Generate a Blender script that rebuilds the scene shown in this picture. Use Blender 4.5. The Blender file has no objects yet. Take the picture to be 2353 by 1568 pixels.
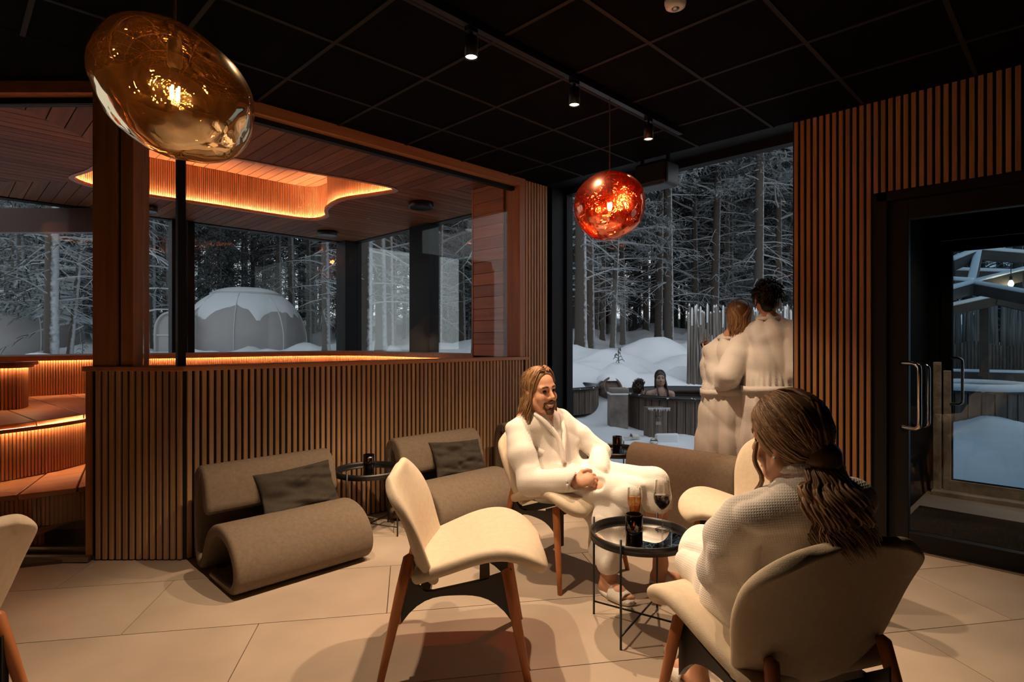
import bpy, bmesh, math, random
import numpy as np
from mathutils import Vector, Matrix, noise as mnoise

S2 = math.sqrt(2.0)
HC = 1.30            # camera height
FPX = 1315.0         # focal length in pixels of the 2353 px wide frame
CX, CY = 1176.5, 784.0
HL = 2.834           # lounge ceiling
scene = bpy.context.scene
COL = scene.collection

# ------------------------------------------------------------------ camera
cam_d = bpy.data.cameras.new('camera')
cam_d.sensor_width = 36.0
cam_d.lens = FPX / 2353.0 * 36.0
cam_d.clip_start = 0.05
cam_d.clip_end = 400
cam = bpy.data.objects.new('camera', cam_d)
COL.objects.link(cam)
cam.location = (0, 0, HC)
cam.rotation_euler = (math.radians(90), 0, math.radians(-45))
scene.camera = cam

# ------------------------------------------------------------------ world (dusk sky)
world = bpy.data.worlds.new('dusk_sky')
scene.world = world
world.use_nodes = True
_nt = world.node_tree
_nt.nodes.clear()
_o = _nt.nodes.new('ShaderNodeOutputWorld')
_b = _nt.nodes.new('ShaderNodeBackground')
_tc = _nt.nodes.new('ShaderNodeTexCoord')
_sx = _nt.nodes.new('ShaderNodeSeparateXYZ')
_cr = _nt.nodes.new('ShaderNodeValToRGB')
_cr.color_ramp.elements[0].position = 0.0
_cr.color_ramp.elements[0].color = (0.68, 0.69, 0.70, 1)
_cr.color_ramp.elements[1].position = 0.8
_cr.color_ramp.elements[1].color = (0.56, 0.61, 0.68, 1)
_nt.links.new(_tc.outputs['Generated'], _sx.inputs[0])
_nt.links.new(_sx.outputs['Z'], _cr.inputs[0])
_nt.links.new(_cr.outputs[0], _b.inputs['Color'])
_b.inputs['Strength'].default_value = 1.6
_nt.links.new(_b.outputs[0], _o.inputs[0])

vs = scene.view_settings
vs.view_transform = 'Standard'
vs.look = 'None'
vs.exposure = 0.0
vs.gamma = 1.0
vs.use_curve_mapping = False
SPOT_W = 160.0       # power of one track spot
WARM = (1.0, 0.71, 0.455)
LED = (1.0, 0.57, 0.31)

# ------------------------------------------------------------------ helpers
def cw(xc, d, z=0.0):
    """camera-aligned (right, depth, height) -> world"""
    return Vector(((d + xc) / S2, (d - xc) / S2, z))

def px(x, y, d):
    return cw((x - CX) / FPX * d, d, HC + (CY - y) / FPX * d)

def floorpt(x, y, z=0.0):
    d = FPX * (HC - z) / (y - CY)
    return cw((x - CX) / FPX * d, d, z)

def tag(o, label=None, cat=None, group=None, kind=None):
    if label: o['label'] = label
    if cat: o['category'] = cat
    if group: o['group'] = group
    if kind: o['kind'] = kind
    return o

def empty(name, loc=(0, 0, 0), rz=0.0, parent=None):
    o = bpy.data.objects.new(name, None)
    COL.objects.link(o)
    o.location = loc
    o.rotation_euler = (0, 0, rz)
    o.empty_display_size = 0.1
    if parent: o.parent = parent
    return o

def mesh_obj(name, verts, faces, mat=None, parent=None, smooth=False, loc=None, rz=None):
    me = bpy.data.meshes.new(name)
    me.from_pydata([tuple(v) for v in verts], [], faces)
    me.update()
    return link_mesh(name, me, mat, parent, smooth, loc, rz)

def link_mesh(name, me, mat=None, parent=None, smooth=False, loc=None, rz=None):
    o = bpy.data.objects.new(name, me)
    COL.objects.link(o)
    if mat is not None and len(me.materials) == 0: me.materials.append(mat)
    if smooth:
        me.polygons.foreach_set('use_smooth', [True] * len(me.polygons))
    if parent: o.parent = parent
    if loc is not None: o.location = loc
    if rz is not None: o.rotation_euler = (0, 0, rz)
    return o

class MB:
    """collects simple shapes; build() links them as one mesh object"""
    def __init__(self): self.v = []; self.f = []
    def add(self, vs, fs):
        n = len(self.v)
        self.v += [tuple(p) for p in vs]
        self.f += [tuple(i + n for i in f) for f in fs]
        return self
    def box(self, a, b):
        x0, y0, z0 = a; x1, y1, z1 = b
        return self.add([(x0,y0,z0),(x1,y0,z0),(x1,y1,z0),(x0,y1,z0),(x0,y0,z1),(x1,y0,z1),(x1,y1,z1),(x0,y1,z1)],
            [(0,3,2,1),(4,5,6,7),(0,1,5,4),(1,2,6,5),(2,3,7,6),(3,0,4,7)])
    def bar(self, p, q, w, h, up=(0,0,1)):
        p = Vector(p); q = Vector(q); t = (q - p).normalized(); up = Vector(up)
        s = t.cross(up)
        if s.length < 1e-4: s = t.cross(Vector((1,0,0)))
        s.normalize(); n = s.cross(t).normalized()
        vs = []
        for c in (p, q):
            for a, b in ((-1,-1),(1,-1),(1,1),(-1,1)):
                vs.append(c + s*(a*w/2) + n*(b*h/2))
        return self.add(vs, [(0,3,2,1),(4,5,6,7),(0,1,5,4),(1,2,6,5),(2,3,7,6),(3,0,4,7)])
    def prism(self, poly, z0, z1):
        n = len(poly)
        vs = [(p[0], p[1], z0) for p in poly] + [(p[0], p[1], z1) for p in poly]
        fs = [tuple(range(n-1, -1, -1)), tuple(range(n, 2*n))]
        for i in range(n):
            j = (i+1) % n
            fs.append((i, j, n+j, n+i))
        return self.add(vs, fs)
    def tube(self, pts, rad, n=8, cap=True):
        pts = [Vector(p) for p in pts]
        if not hasattr(rad, '__len__'): rad = [rad]*len(pts)
        vs = []; fs = []
        t0 = (pts[1]-pts[0]).normalized()
        ref = Vector((0,0,1)) if abs(t0.z) < 0.9 else Vector((1,0,0))
        s = t0.cross(ref).normalized()
        for i, p in enumerate(pts):
            a = pts[max(i-1,0)]; b = pts[min(i+1,len(pts)-1)]
            t = (b-a).normalized()
            s = (s - t*s.dot(t))
            if s.length < 1e-6: s = t.orthogonal()
            s.normalize(); q = t.cross(s)
            for k in range(n):
                an = 2*math.pi*k/n
                vs.append(p + (s*math.cos(an) + q*math.sin(an))*rad[i])
        for i in range(len(pts)-1):
            for k in range(n):
                k2 = (k+1) % n
                fs.append((i*n+k, i*n+k2, (i+1)*n+k2, (i+1)*n+k))
        if cap:
            fs.append(tuple(range(n-1,-1,-1)))
            m = (len(pts)-1)*n
            fs.append(tuple(range(m, m+n)))
        return self.add(vs, fs)
    def lathe(self, prof, n=32, c=(0,0,0), closed=False):
        """prof: list of (r, z)"""
        vs = []; fs = []
        for r, z in prof:
            for k in range(n):
                a = 2*math.pi*k/n
                vs.append((c[0]+r*math.cos(a), c[1]+r*math.sin(a), c[2]+z))
        m = len(prof)
        for i in range(m if closed else m-1):
            j = (i+1) % m
            for k in range(n):
                k2 = (k+1) % n
                fs.append((i*n+k, i*n+k2, j*n+k2, j*n+k))
        return self.add(vs, fs)
    def build(self, name, mat=None, parent=None, smooth=False, loc=None, rz=None):
        return mesh_obj(name, self.v, self.f, mat, parent, smooth, loc, rz)

def add_bevel(o, w, seg=2, angle=30):
    m = o.modifiers.new('bevel', 'BEVEL'); m.width = w; m.segments = seg
    m.limit_method = 'ANGLE'; m.angle_limit = math.radians(angle)
    return o

def add_subsurf(o, lv=2):
    m = o.modifiers.new('sub', 'SUBSURF'); m.levels = lv; m.render_levels = lv
    return o

def shade_auto(o):
    o.data.polygons.foreach_set('use_smooth', [True]*len(o.data.polygons))

def copy_tree(o, parent=None):
    c = o.copy(); COL.objects.link(c); c.parent = parent
    for ch in list(o.children):
        copy_tree(ch, c)
    return c

def catmull(pts, n=8, closed=False):
    P = [np.array(p, float) for p in pts]; out = []
    m = len(P)
    rng = range(m if closed else m-1)
    for i in rng:
        if closed:
            p0,p1,p2,p3 = P[(i-1)%m],P[i],P[(i+1)%m],P[(i+2)%m]
        else:
            p0,p1,p2,p3 = P[max(i-1,0)],P[i],P[i+1],P[min(i+2,m-1)]
        for k in range(n):
            t = k/n
            out.append(0.5*((2*p1)+(-p0+p2)*t+(2*p0-5*p1+4*p2-p3)*t*t+(-p0+3*p1-3*p2+p3)*t**3))
    if not closed: out.append(P[-1])
    return out

# ------------------------------------------------------------------ materials
def new_mat(name):
    m = bpy.data.materials.new(name); m.use_nodes = True
    nt = m.node_tree
    return m, nt, nt.nodes['Principled BSDF']

def N(nt, typ, **kw):
    n = nt.nodes.new(typ)
    for k, v in kw.items(): setattr(n, k, v)
    return n

def mat_plain(name, col, rough=0.5, metal=0.0, var=0.0, vscale=6.0, bump=0.0, bscale=80.0, spec=0.5, stretch=None, coat=0.0, objvar=0.0):
    m, nt, b = new_mat(name)
    b.inputs['Base Color'].default_value = (*col, 1)
    b.inputs['Roughness'].default_value = rough
    b.inputs['Metallic'].default_value = metal
    b.inputs['Specular IOR Level'].default_value = spec
    if coat: b.inputs['Coat Weight'].default_value = coat
    tc = N(nt, 'ShaderNodeTexCoord')
    src = tc.outputs['Object']
    if stretch:
        mp = N(nt, 'ShaderNodeMapping')
        mp.inputs['Scale'].default_value = stretch
        nt.links.new(src, mp.inputs[0]); src = mp.outputs[0]
    if var or objvar:
        nz = N(nt, 'ShaderNodeTexNoise'); nz.inputs['Scale'].default_value = vscale
        nz.inputs['Detail'].default_value = 5
        if objvar:
            oi = N(nt, 'ShaderNodeObjectInfo')
            mu = N(nt, 'ShaderNodeVectorMath', operation='SCALE'); mu.inputs[0].default_value = (31.0, 17.0, 43.0)
            nt.links.new(oi.outputs['Random'], mu.inputs['Scale'])
            ad = N(nt, 'ShaderNodeVectorMath', operation='ADD')
            nt.links.new(src, ad.inputs[0]); nt.links.new(mu.outputs[0], ad.inputs[1]); src = ad.outputs[0]
        nt.links.new(src, nz.inputs['Vector'])
        mr = N(nt, 'ShaderNodeMapRange')
        mr.inputs['From Min'].default_value = 0.3; mr.inputs['From Max'].default_value = 0.7
        mr.inputs['To Min'].default_value = 1-var; mr.inputs['To Max'].default_value = 1+var
        nt.links.new(nz.outputs['Fac'], mr.inputs['Value'])
        val = mr.outputs[0]
        if objvar:
            m2 = N(nt, 'ShaderNodeMapRange'); m2.inputs['To Min'].default_value = 1-objvar; m2.inputs['To Max'].default_value = 1+objvar
            nt.links.new(oi.outputs['Random'], m2.inputs['Value'])
            mm = N(nt, 'ShaderNodeMath', operation='MULTIPLY')
            nt.links.new(val, mm.inputs[0]); nt.links.new(m2.outputs[0], mm.inputs[1]); val = mm.outputs[0]
        sc = N(nt, 'ShaderNodeVectorMath', operation='SCALE'); sc.inputs[0].default_value = col
        nt.links.new(val, sc.inputs['Scale'])
        nt.links.new(sc.outputs[0], b.inputs['Base Color'])
    if bump:
        nb = N(nt, 'ShaderNodeTexNoise'); nb.inputs['Scale'].default_value = bscale; nb.inputs['Detail'].default_value = 3
        nt.links.new(src, nb.inputs['Vector'])
        bp = N(nt, 'ShaderNodeBump'); bp.inputs['Strength'].default_value = bump; bp.inputs['Distance'].default_value = 0.01
        nt.links.new(nb.outputs['Fac'], bp.inputs['Height'])
        nt.links.new(bp.outputs[0], b.inputs['Normal'])
    return m

def mat_wood(name, c0, c1, rough=0.5, axis=2, scale=1.0, objvar=0.12, bump=0.05, spec=0.4):
    """long grain along the given object axis"""
    m, nt, b = new_mat(name)
    tc = N(nt, 'ShaderNodeTexCoord'); oi = N(nt, 'ShaderNodeObjectInfo')
    mp = N(nt, 'ShaderNodeMapping')
    s = [22*scale]*3; s[axis] = 1.3*scale
    mp.inputs['Scale'].default_value = s
    mu = N(nt, 'ShaderNodeVectorMath', operation='SCALE'); mu.inputs[0].default_value = (13.0, 7.0, 11.0)
    nt.links.new(oi.outputs['Random'], mu.inputs['Scale'])
    ad = N(nt, 'ShaderNodeVectorMath', operation='ADD')
    nt.links.new(tc.outputs['Object'], mp.inputs[0])
    nt.links.new(mp.outputs[0], ad.inputs[0]); nt.links.new(mu.outputs[0], ad.inputs[1])
    nz = N(nt, 'ShaderNodeTexNoise'); nz.inputs['Scale'].default_value = 1.6; nz.inputs['Detail'].default_value = 6; nz.inputs['Distortion'].default_value = 0.6
    nt.links.new(ad.outputs[0], nz.inputs['Vector'])
    cr = N(nt, 'ShaderNodeValToRGB')
    cr.color_ramp.elements[0].position = 0.3; cr.color_ramp.elements[0].color = (*c0, 1)
    cr.color_ramp.elements[1].position = 0.7; cr.color_ramp.elements[1].color = (*c1, 1)
    nt.links.new(nz.outputs['Fac'], cr.inputs[0])
    m2 = N(nt, 'ShaderNodeMapRange'); m2.inputs['To Min'].default_value = 1-objvar; m2.inputs['To Max'].default_value = 1+objvar
    nt.links.new(oi.outputs['Random'], m2.inputs['Value'])
    sc = N(nt, 'ShaderNodeVectorMath', operation='SCALE')
    nt.links.new(cr.outputs[0], sc.inputs[0]); nt.links.new(m2.outputs[0], sc.inputs['Scale'])
    nt.links.new(sc.outputs[0], b.inputs['Base Color'])
    b.inputs['Roughness'].default_value = rough; b.inputs['Specular IOR Level'].default_value = spec
    bp = N(nt, 'ShaderNodeBump'); bp.inputs['Strength'].default_value = bump*4; bp.inputs['Distance'].default_value = 0.004
    nt.links.new(nz.outputs['Fac'], bp.inputs['Height']); nt.links.new(bp.outputs[0], b.inputs['Normal'])
    return m

def mat_emit(name, col, strength):
    m = bpy.data.materials.new(name); m.use_nodes = True
    nt = m.node_tree; nt.nodes.clear()
    o = N(nt, 'ShaderNodeOutputMaterial'); e = N(nt, 'ShaderNodeEmission')
    e.inputs['Color'].default_value = (*col, 1); e.inputs['Strength'].default_value = strength
    nt.links.new(e.outputs[0], o.inputs[0])
    return m

def mat_pane(name, tint=(0.95, 0.97, 0.97), refl=0.06, rough=0.0, rcol=(1,1,1), fres=True, gz=0.20):
    """clear or tinted pane: light passes, part of it mirrors"""
    m = bpy.data.materials.new(name); m.use_nodes = True
    nt = m.node_tree; nt.nodes.clear()
    o = N(nt, 'ShaderNodeOutputMaterial'); mx = N(nt, 'ShaderNodeMixShader')
    t = N(nt, 'ShaderNodeBsdfTransparent'); t.inputs['Color'].default_value = (*tint, 1)
    g = N(nt, 'ShaderNodeBsdfGlossy'); g.inputs['Roughness'].default_value = rough; g.inputs['Color'].default_value = (*rcol, 1)
    if fres:
        lw = N(nt, 'ShaderNodeLayerWeight'); lw.inputs['Blend'].default_value = 0.25
        mr = N(nt, 'ShaderNodeMapRange'); mr.inputs['To Min'].default_value = refl; mr.inputs['To Max'].default_value = min(1, refl+gz)
        nt.links.new(lw.outputs['Fresnel'], mr.inputs['Value'])
        nt.links.new(mr.outputs[0], mx.inputs[0])
    else:
        mx.inputs[0].default_value = refl
    nt.links.new(t.outputs[0], mx.inputs[1]); nt.links.new(g.outputs[0], mx.inputs[2])
    nt.links.new(mx.outputs[0], o.inputs[0])
    return m

def mat_waffle(name, col=(0.78, 0.74, 0.69), pitch=0.011, strength=0.6):
    m, nt, b = new_mat(name)
    b.inputs['Base Color'].default_value = (*col, 1)
    b.inputs['Roughness'].default_value = 0.9
    b.inputs['Specular IOR Level'].default_value = 0.15
    b.inputs['Sheen Weight'].default_value = 0.15
    tc = N(nt, 'ShaderNodeTexCoord')
    mp = N(nt, 'ShaderNodeMapping'); mp.inputs['Rotation'].default_value = (0.12, 0.10, 0.5)
    nt.links.new(tc.outputs['Object'], mp.inputs[0])
    hs = []
    for d in ('X', 'Z'):
        w = N(nt, 'ShaderNodeTexWave'); w.bands_direction = d; w.inputs['Scale'].default_value = 2*math.pi/20/pitch
        w.inputs['Distortion'].default_value = 0.8; w.inputs['Detail'].default_value = 1; w.inputs['Detail Scale'].default_value = 0.05
        nt.links.new(mp.outputs[0], w.inputs['Vector']); hs.append(w.outputs['Fac'])
    mx = N(nt, 'ShaderNodeMath', operation='MAXIMUM')
    nt.links.new(hs[0], mx.inputs[0]); nt.links.new(hs[1], mx.inputs[1])
    bp = N(nt, 'ShaderNodeBump'); bp.inputs['Strength'].default_value = strength; bp.inputs['Distance'].default_value = 0.004
    nt.links.new(mx.outputs[0], bp.inputs['Height']); nt.links.new(bp.outputs[0], b.inputs['Normal'])
    return m

M = {}
M['slat'] = mat_wood('slat_oak', (0.40, 0.228, 0.112), (0.54, 0.325, 0.168), 0.5, 2, 1.0, 0.12)
M['slat_r'] = mat_wood('slat_teak', (0.31, 0.150, 0.060), (0.45, 0.230, 0.098), 0.5, 2, 1.0, 0.14)
M['cedar'] = mat_wood('cedar', (0.32, 0.125, 0.05), (0.46, 0.20, 0.085), 0.45, 1, 0.7, 0.22)
M['cedar_v'] = mat_wood('cedar_upright', (0.34, 0.135, 0.05), (0.47, 0.205, 0.085), 0.45, 2, 0.7, 0.10)
M['cedar_x'] = mat_wood('cedar_long', (0.34, 0.135, 0.05), (0.47, 0.205, 0.085), 0.45, 0, 0.7, 0.2)
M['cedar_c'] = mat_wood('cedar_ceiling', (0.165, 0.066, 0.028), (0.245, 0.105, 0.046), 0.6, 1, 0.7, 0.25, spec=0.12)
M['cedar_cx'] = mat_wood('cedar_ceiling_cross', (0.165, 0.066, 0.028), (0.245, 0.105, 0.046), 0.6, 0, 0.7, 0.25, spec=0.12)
M['fine'] = mat_wood('cedar_fine_slat', (0.40, 0.165, 0.065), (0.52, 0.235, 0.10), 0.5, 2, 1.0, 0.0)
M['black'] = mat_plain('black_felt', (0.006, 0.006, 0.006), 0.85)
M['ctile'] = mat_plain('black_ceiling_tile', (0.0032, 0.0030, 0.0028), 0.95, var=0.15, vscale=30, bump=0.3, bscale=300, spec=0.04)
M['cgrid'] = mat_plain('dark_grid_bar', (0.017, 0.015, 0.013), 0.7, spec=0.15)
M['bmetal'] = mat_plain('black_metal', (0.008, 0.008, 0.009), 0.38, 0.0)
M['frame'] = mat_plain('dark_window_frame', (0.006, 0.007, 0.009), 0.6, spec=0.2)
M['ftile'] = mat_plain('beige_floor_tile', (0.46, 0.37, 0.29), 0.42, var=0.14, vscale=2.2, bump=0.04, bscale=40, objvar=0.04)
M['grout'] = mat_plain('grout', (0.10, 0.08, 0.065), 0.9)
M['glass'] = mat_pane('window_glass', (0.94, 0.96, 0.96), 0.012)
M['chrome'] = mat_plain('polished_steel', (0.75, 0.70, 0.64), 0.12, 1.0)
M['wallblk'] = mat_plain('dark_wall', (0.015, 0.013, 0.012), 0.8)
M['snow'] = mat_plain('snow', (0.80, 0.82, 0.86), 0.85, var=0.05, vscale=1.2, bump=0.35, bscale=9, spec=0.2)
M['led'] = mat_emit('led_strip', LED, 95.0)
M['led_r'] = mat_emit('led_strip_recess', (1.0, 0.62, 0.40), 230.0)
M['steel_edge'] = mat_plain('steel_edge', (0.35, 0.33, 0.30), 0.3, 1.0)
# ================================================================== the room
UR = 4.25      # face of the slatted wall with the door
UW = 4.58      # plane of the outer window glass
VP = 3.78      # face of the slatted partition
VB = 8.20      # back window wall of the sauna
DL = 3.40      # depth (camera axis) of the skewed partition end
UB = DL*S2 - VP            # u of the partition bend
HS = 2.845     # sauna ceiling
rnd = random.Random(5)

def clip_poly(poly, a, b, c):
    """keep a*x+b*y<=c"""
    out = []
    for i in range(len(poly)):
        p, q = poly[i], poly[(i+1) % len(poly)]
        fp, fq = a*p[0]+b*p[1]-c, a*q[0]+b*q[1]-c
        if fp <= 0: out.append(p)
        if (fp < 0 < fq) or (fq < 0 < fp):
            t = fp/(fp-fq); out.append((p[0]+t*(q[0]-p[0]), p[1]+t*(q[1]-p[1])))
    return out

# ---- floor with single tiles
floor = MB().box((-3.2, -3.2, -0.12), (UW+0.1, VB, -0.012)).build('floor', M['grout'])
tag(floor, 'beige stone floor tiles of the lounge', kind='structure')
A1 = math.radians(45-79.8)         # direction of the long tile edge in world
t1 = Vector((math.cos(A1), math.sin(A1))); t2 = Vector((-math.sin(A1), math.cos(A1)))
pa = floorpt(277, 1460)            # a joint on the long line
TLn, TWd = 1.15, 0.585
g = 0.0022
for j in range(-6, 8):
    for i in range(-5, 6):
        off = 0.0 if j % 2 == 0 else 0.5*TLn
        o = Vector((pa.x, pa.y)) + t1*(i*TLn+off) + t2*(j*TWd)
        poly = [o+t1*g+t2*g, o+t1*(TLn-g)+t2*g, o+t1*(TLn-g)+t2*(TWd-g), o+t1*g+t2*(TWd-g)]
        poly = [(p.x, p.y) for p in poly]
        for c in ((1,0,UW), (0,1,VP+0.7), (-1,0,3.2), (0,-1,3.2)):
            poly = clip_poly(poly, *c)
            if len(poly) < 3: break
        if len(poly) < 3: continue
        MB().prism(poly, -0.012, 0.0).build('tile', M['ftile'], floor)

# ---- ceiling with grid bars and tiles
ceiling = MB().box((-3.2, -3.2, HL+0.03), (UR+0.02, VP+0.1, HL+0.15)).build('ceiling', M['wallblk'])
tag(ceiling, 'black suspended ceiling of square tiles', kind='structure')
gu0, gv0, gp = 2.582, 2.73, 0.572
us = [gu0+gp*k for k in range(-10, 4)]; vsn = [gv0+gp*k for k in range(-10, 3)]
us = [-3.2]+[u for u in us if -3.1 < u < UR]+[UR]
vsn = [-3.2]+[v for v in vsn if -3.1 < v < VP]+[VP]
for i in range(len(us)-1):
    for j in range(len(vsn)-1):
        MB().box((us[i]+0.011, vsn[j]+0.011, HL+0.006), (us[i+1]-0.011, vsn[j+1]-0.011, HL+0.03)).build('ceiling_tile', M['ctile'], ceiling)
for u in us[1:-1]:
    MB().box((u-0.011, -3.2, HL), (u+0.011, VP, HL+0.03)).build('grid_bar', M['cgrid'], ceiling)
for v in vsn[1:-1]:
    MB().box((-3.2, v-0.011, HL+0.0008), (UR, v+0.011, HL+0.0308)).build('grid_bar', M['cgrid'], ceiling)

fill = MB().prism([(UB, VP), (-3.2, DL*S2+3.2), (-3.2, VP+0.05), (-3.2, VP-0.02), (UB, VP-0.02)], HL+0.004, HL+0.14)
fo = fill.build('ceiling_corner', M['ctile']); tag(fo, 'black ceiling in front of the sauna door', kind='structure')
# ---- rest of the shell behind the camera
w = MB().box((-3.3, -3.3, -0.1), (-3.2, VB, HL+0.6)).build('wall_west', M['wallblk']); tag(w, 'dark plain wall', kind='structure')
w = MB().box((-3.2, -3.3, -0.1), (UW, -3.2, HL+0.6)).build('wall_south', M['wallblk']); tag(w, 'dark plain wall', kind='structure')

# ---- slats
SP, SWD, STH = 0.0402, 0.0252, 0.016
def slat_mesh(h):
    b = SWD/2; c = 0.0025
    poly = [(-b,0),(b,0),(b,STH-c),(b-c,STH),(-b+c,STH),(-b,STH-c)]
    mb = MB().prism(poly, 0, h)
    me = bpy.data.meshes.new('slat'); me.from_pydata(mb.v, [], mb.f); me.update()
    return me
def slat_row(parent, p0, dirv, n, z0, h, mat, nrm, skip=lambda i: False):
    me = slat_mesh(h); me.materials.append(mat)
    rz = math.atan2(nrm[1], nrm[0]) - math.pi/2
    for i in range(n):
        if skip(i): continue
        p = Vector(p0) + Vector(dirv)*(SP*(i+0.5))
        o = bpy.data.objects.new('slat', me); COL.objects.link(o); o.parent = parent
        o.location = (p.x, p.y, z0); o.rotation_euler = (0, 0, rz)

CAPZ0, CAPZ1 = 1.122, 1.150
# partition: backing body with bend
dgl = Vector((-1, 1))/S2     # direction of the skewed end (to the left)
e0 = Vector((UB, VP)); e1 = e0 + dgl*0.545
nrm_d = Vector((-1, -1))/S2
th = 0.16
poly = [(e1.x, e1.y), (UB, VP), (3.94, VP), (3.94, VP+th), (UB+0.065, VP+th), ((e1.x-nrm_d.x*th), (e1.y-nrm_d.y*th))]
part = MB().prism(poly[::1], 0.0, CAPZ0).build('wall_partition', M['black']); tag(part, 'low partition clad in upright oak slats below the sauna glazing', kind='structure')
npart = int((3.94-UB)/SP)
slat_row(part, (UB+0.004, VP), (1, 0), npart, 0.008, CAPZ0-0.008, M['slat'], (0, -1))
p0 = e0 + dgl*0.004
slat_row(part, (p0.x, p0.y), (dgl.x, dgl.y), 13, 0.008, CAPZ0-0.008, M['slat'], (nrm_d.x, nrm_d.y))
# wooden end board and cap
q = e1 - nrm_d*-0.02
ee = e1 + dgl*0.03
n2 = nrm_d*0.018
mb = MB().prism([(e1.x+n2.x, e1.y+n2.y), (ee.x+n2.x, ee.y+n2.y), (ee.x-nrm_d.x*th, ee.y-nrm_d.y*th), (e1.x-nrm_d.x*th, e1.y-nrm_d.y*th)][::-1], 0, CAPZ0)
mb.build('end_board', M['cedar_v'], part)
o2 = 0.035
cp = [(ee.x+nrm_d.x*o2+dgl.x*.01, ee.y+nrm_d.y*o2+dgl.y*.01), (UB-o2*0.42, VP-o2), (3.97, VP-o2), (3.97, VP+th+.02), (UB+0.075, VP+th+.02), (ee.x-nrm_d.x*(th+.02)+dgl.x*.01, ee.y-nrm_d.y*(th+.02)+dgl.y*.01)]
cap = MB().prism(cp, CAPZ0, CAPZ1).build('trim_1', M['cedar_x']); add_bevel(cap, 0.004)
tag(cap, 'brown wooden cap rail along the top of the partition', kind='structure')

# full-height slatted strip right of the glazing and its wooden post
w = MB().box((3.94, VP, 0), (UR+0.1, VP+0.24, HL)).build('wall_north', M['black']); tag(w, 'narrow full-height strip of upright oak slats beside the sauna glazing', kind='structure')
slat_row(w, (3.945, VP), (1, 0), 8, 0.008, HL-0.01, M['slat'], (0, -1))
post = MB().box((3.865, VP-0.018, CAPZ1), (3.94, VP+0.18, HL-0.065)).build('trim_2', M['cedar_v']); add_bevel(post, 0.003)
tag(post, 'upright cedar post at the right end of the sauna glazing', kind='structure')
# planked stub behind the post (horizontal boards facing the sauna)
stub = MB().box((3.86, VP+0.18, CAPZ1-0.02), (UW, 4.40, HS)).build('wall_stub', M['black']); tag(stub, 'short cedar wall of level boards inside the sauna glazing', kind='structure')
z = CAPZ1
k = 0
while z < HS-0.02:
    z1 = min(z+0.118, HS-0.004)
    b = MB().box((3.842, VP+0.182, z+0.0015), (3.862, 4.40, z1-0.0015)).build('board', M['cedar'], stub)
    add_bevel(b, 0.002, 1); z += 0.118; k += 1
MB().box((3.838, 4.40, CAPZ1-.02), (3.90, 4.418, HS)).build('edge_board', M['cedar_v'], stub)

# top trim over the glazing
tr = MB()
tr.prism([(UB-0.02, VP-0.02), (3.94, VP-0.02), (3.94, VP+0.05), (UB+0.02, VP+0.05)], HL-0.065, HL+0.02)
el = e0 + dgl*2.4
tr.prism([(UB-0.02*0.4, VP-0.02), (UB+0.03, VP+0.05), (el.x+.05, el.y+.05), (el.x-.014, el.y-.014)], HL-0.065, HL+0.02)
t = tr.build('trim_3', M['cedar_x']); tag(t, 'cedar head trim where the sauna glazing meets the black ceiling', kind='structure')
tr = MB()
tr.prism([(UB, VP+0.05), (3.94, VP+0.05), (3.94, VP+0.10), (UB+0.03, VP+0.10)], HL-0.10, HL+0.02)
tr.prism([(UB+0.01, VP+0.05), (UB+0.04, VP+0.10), (el.x+.09, el.y+.09), (el.x+.05, el.y+.05)], HL-0.10, HL+0.02)
t = tr.build('trim_4', M['frame']); tag(t, 'black head channel holding the sauna glass', kind='structure')

# sauna glazing: post pair left, black mullion at the bend, panes
def cedar_post(name, a, b, label, mat, z0=CAPZ1, z1=HL-0.065, d0=-0.02, d1=0.13):
    A = e0+dgl*a; B = e0+dgl*b
    o = MB().prism([(A.x-nrm_d.x*d0, A.y-nrm_d.y*d0), (A.x-nrm_d.x*d1, A.y-nrm_d.y*d1), (B.x-nrm_d.x*d1, B.y-nrm_d.y*d1), (B.x-nrm_d.x*d0, B.y-nrm_d.y*d0)], z0, z1).build(name, mat)
    tag(o, label, kind='structure'); return o
k = DL/FPX
cedar_post('trim_5', (425-312)*k, (425-284)*k, 'inner cedar jamb beside the sauna doorway', M['cedar_v'])
cedar_post('trim_6', (425-284)*k, (425-275)*k, 'black gap between the two cedar jambs', M['black'], d0=0.0)
cedar_post('trim_7', (425-275)*k, (425-221)*k, 'broad cedar post beside the sauna doorway', M['cedar_v'], d0=-0.025)
mu = MB().box((UB-0.024, VP+0.045, CAPZ1), (UB+0.02, VP+0.09, HL-0.09)).build('trim_8', M['frame']); tag(mu, 'thin black upright mullion at the bend of the glazing', kind='structure')
gw = empty('window_1'); tag(gw, 'clear glazing above the slatted partition', kind='structure')
MB().box((UB+0.02, VP+0.062, CAPZ1), (3.865, VP+0.072, HL-0.09)).build('pane', M['glass'], gw)
A = e0+dgl*0.02; B = e0+dgl*((425-314)*k)
def off(P, s): return (P.x-nrm_d.x*s, P.y-nrm_d.y*s)
MB().prism([off(A,.062), off(A,.072), off(B,.072), off(B,.062)], CAPZ1, HL-0.09).build('pane', M['glass'], gw)
# glass door of the sauna with lock keep
dr = empty('door_1'); tag(dr, 'frameless glass sauna door left of the cedar post', kind='structure')
A = e0+dgl*((425-219)*k); B = e0+dgl*1.62
MB().prism([off(A,.06), off(A,.068), off(B,.068), off(B,.06)], 0.16, HL-0.10).build('pane', M['glass'], dr)
A = e0+dgl*((425-222)*k); B = e0+dgl*((425-205)*k)
MB().prism([off(A,.045), off(A,.085), off(B,.085), off(B,.045)], HC+(784-612)*k, HC+(784-594)*k).build('hinge', M['bmetal'], dr)

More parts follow.
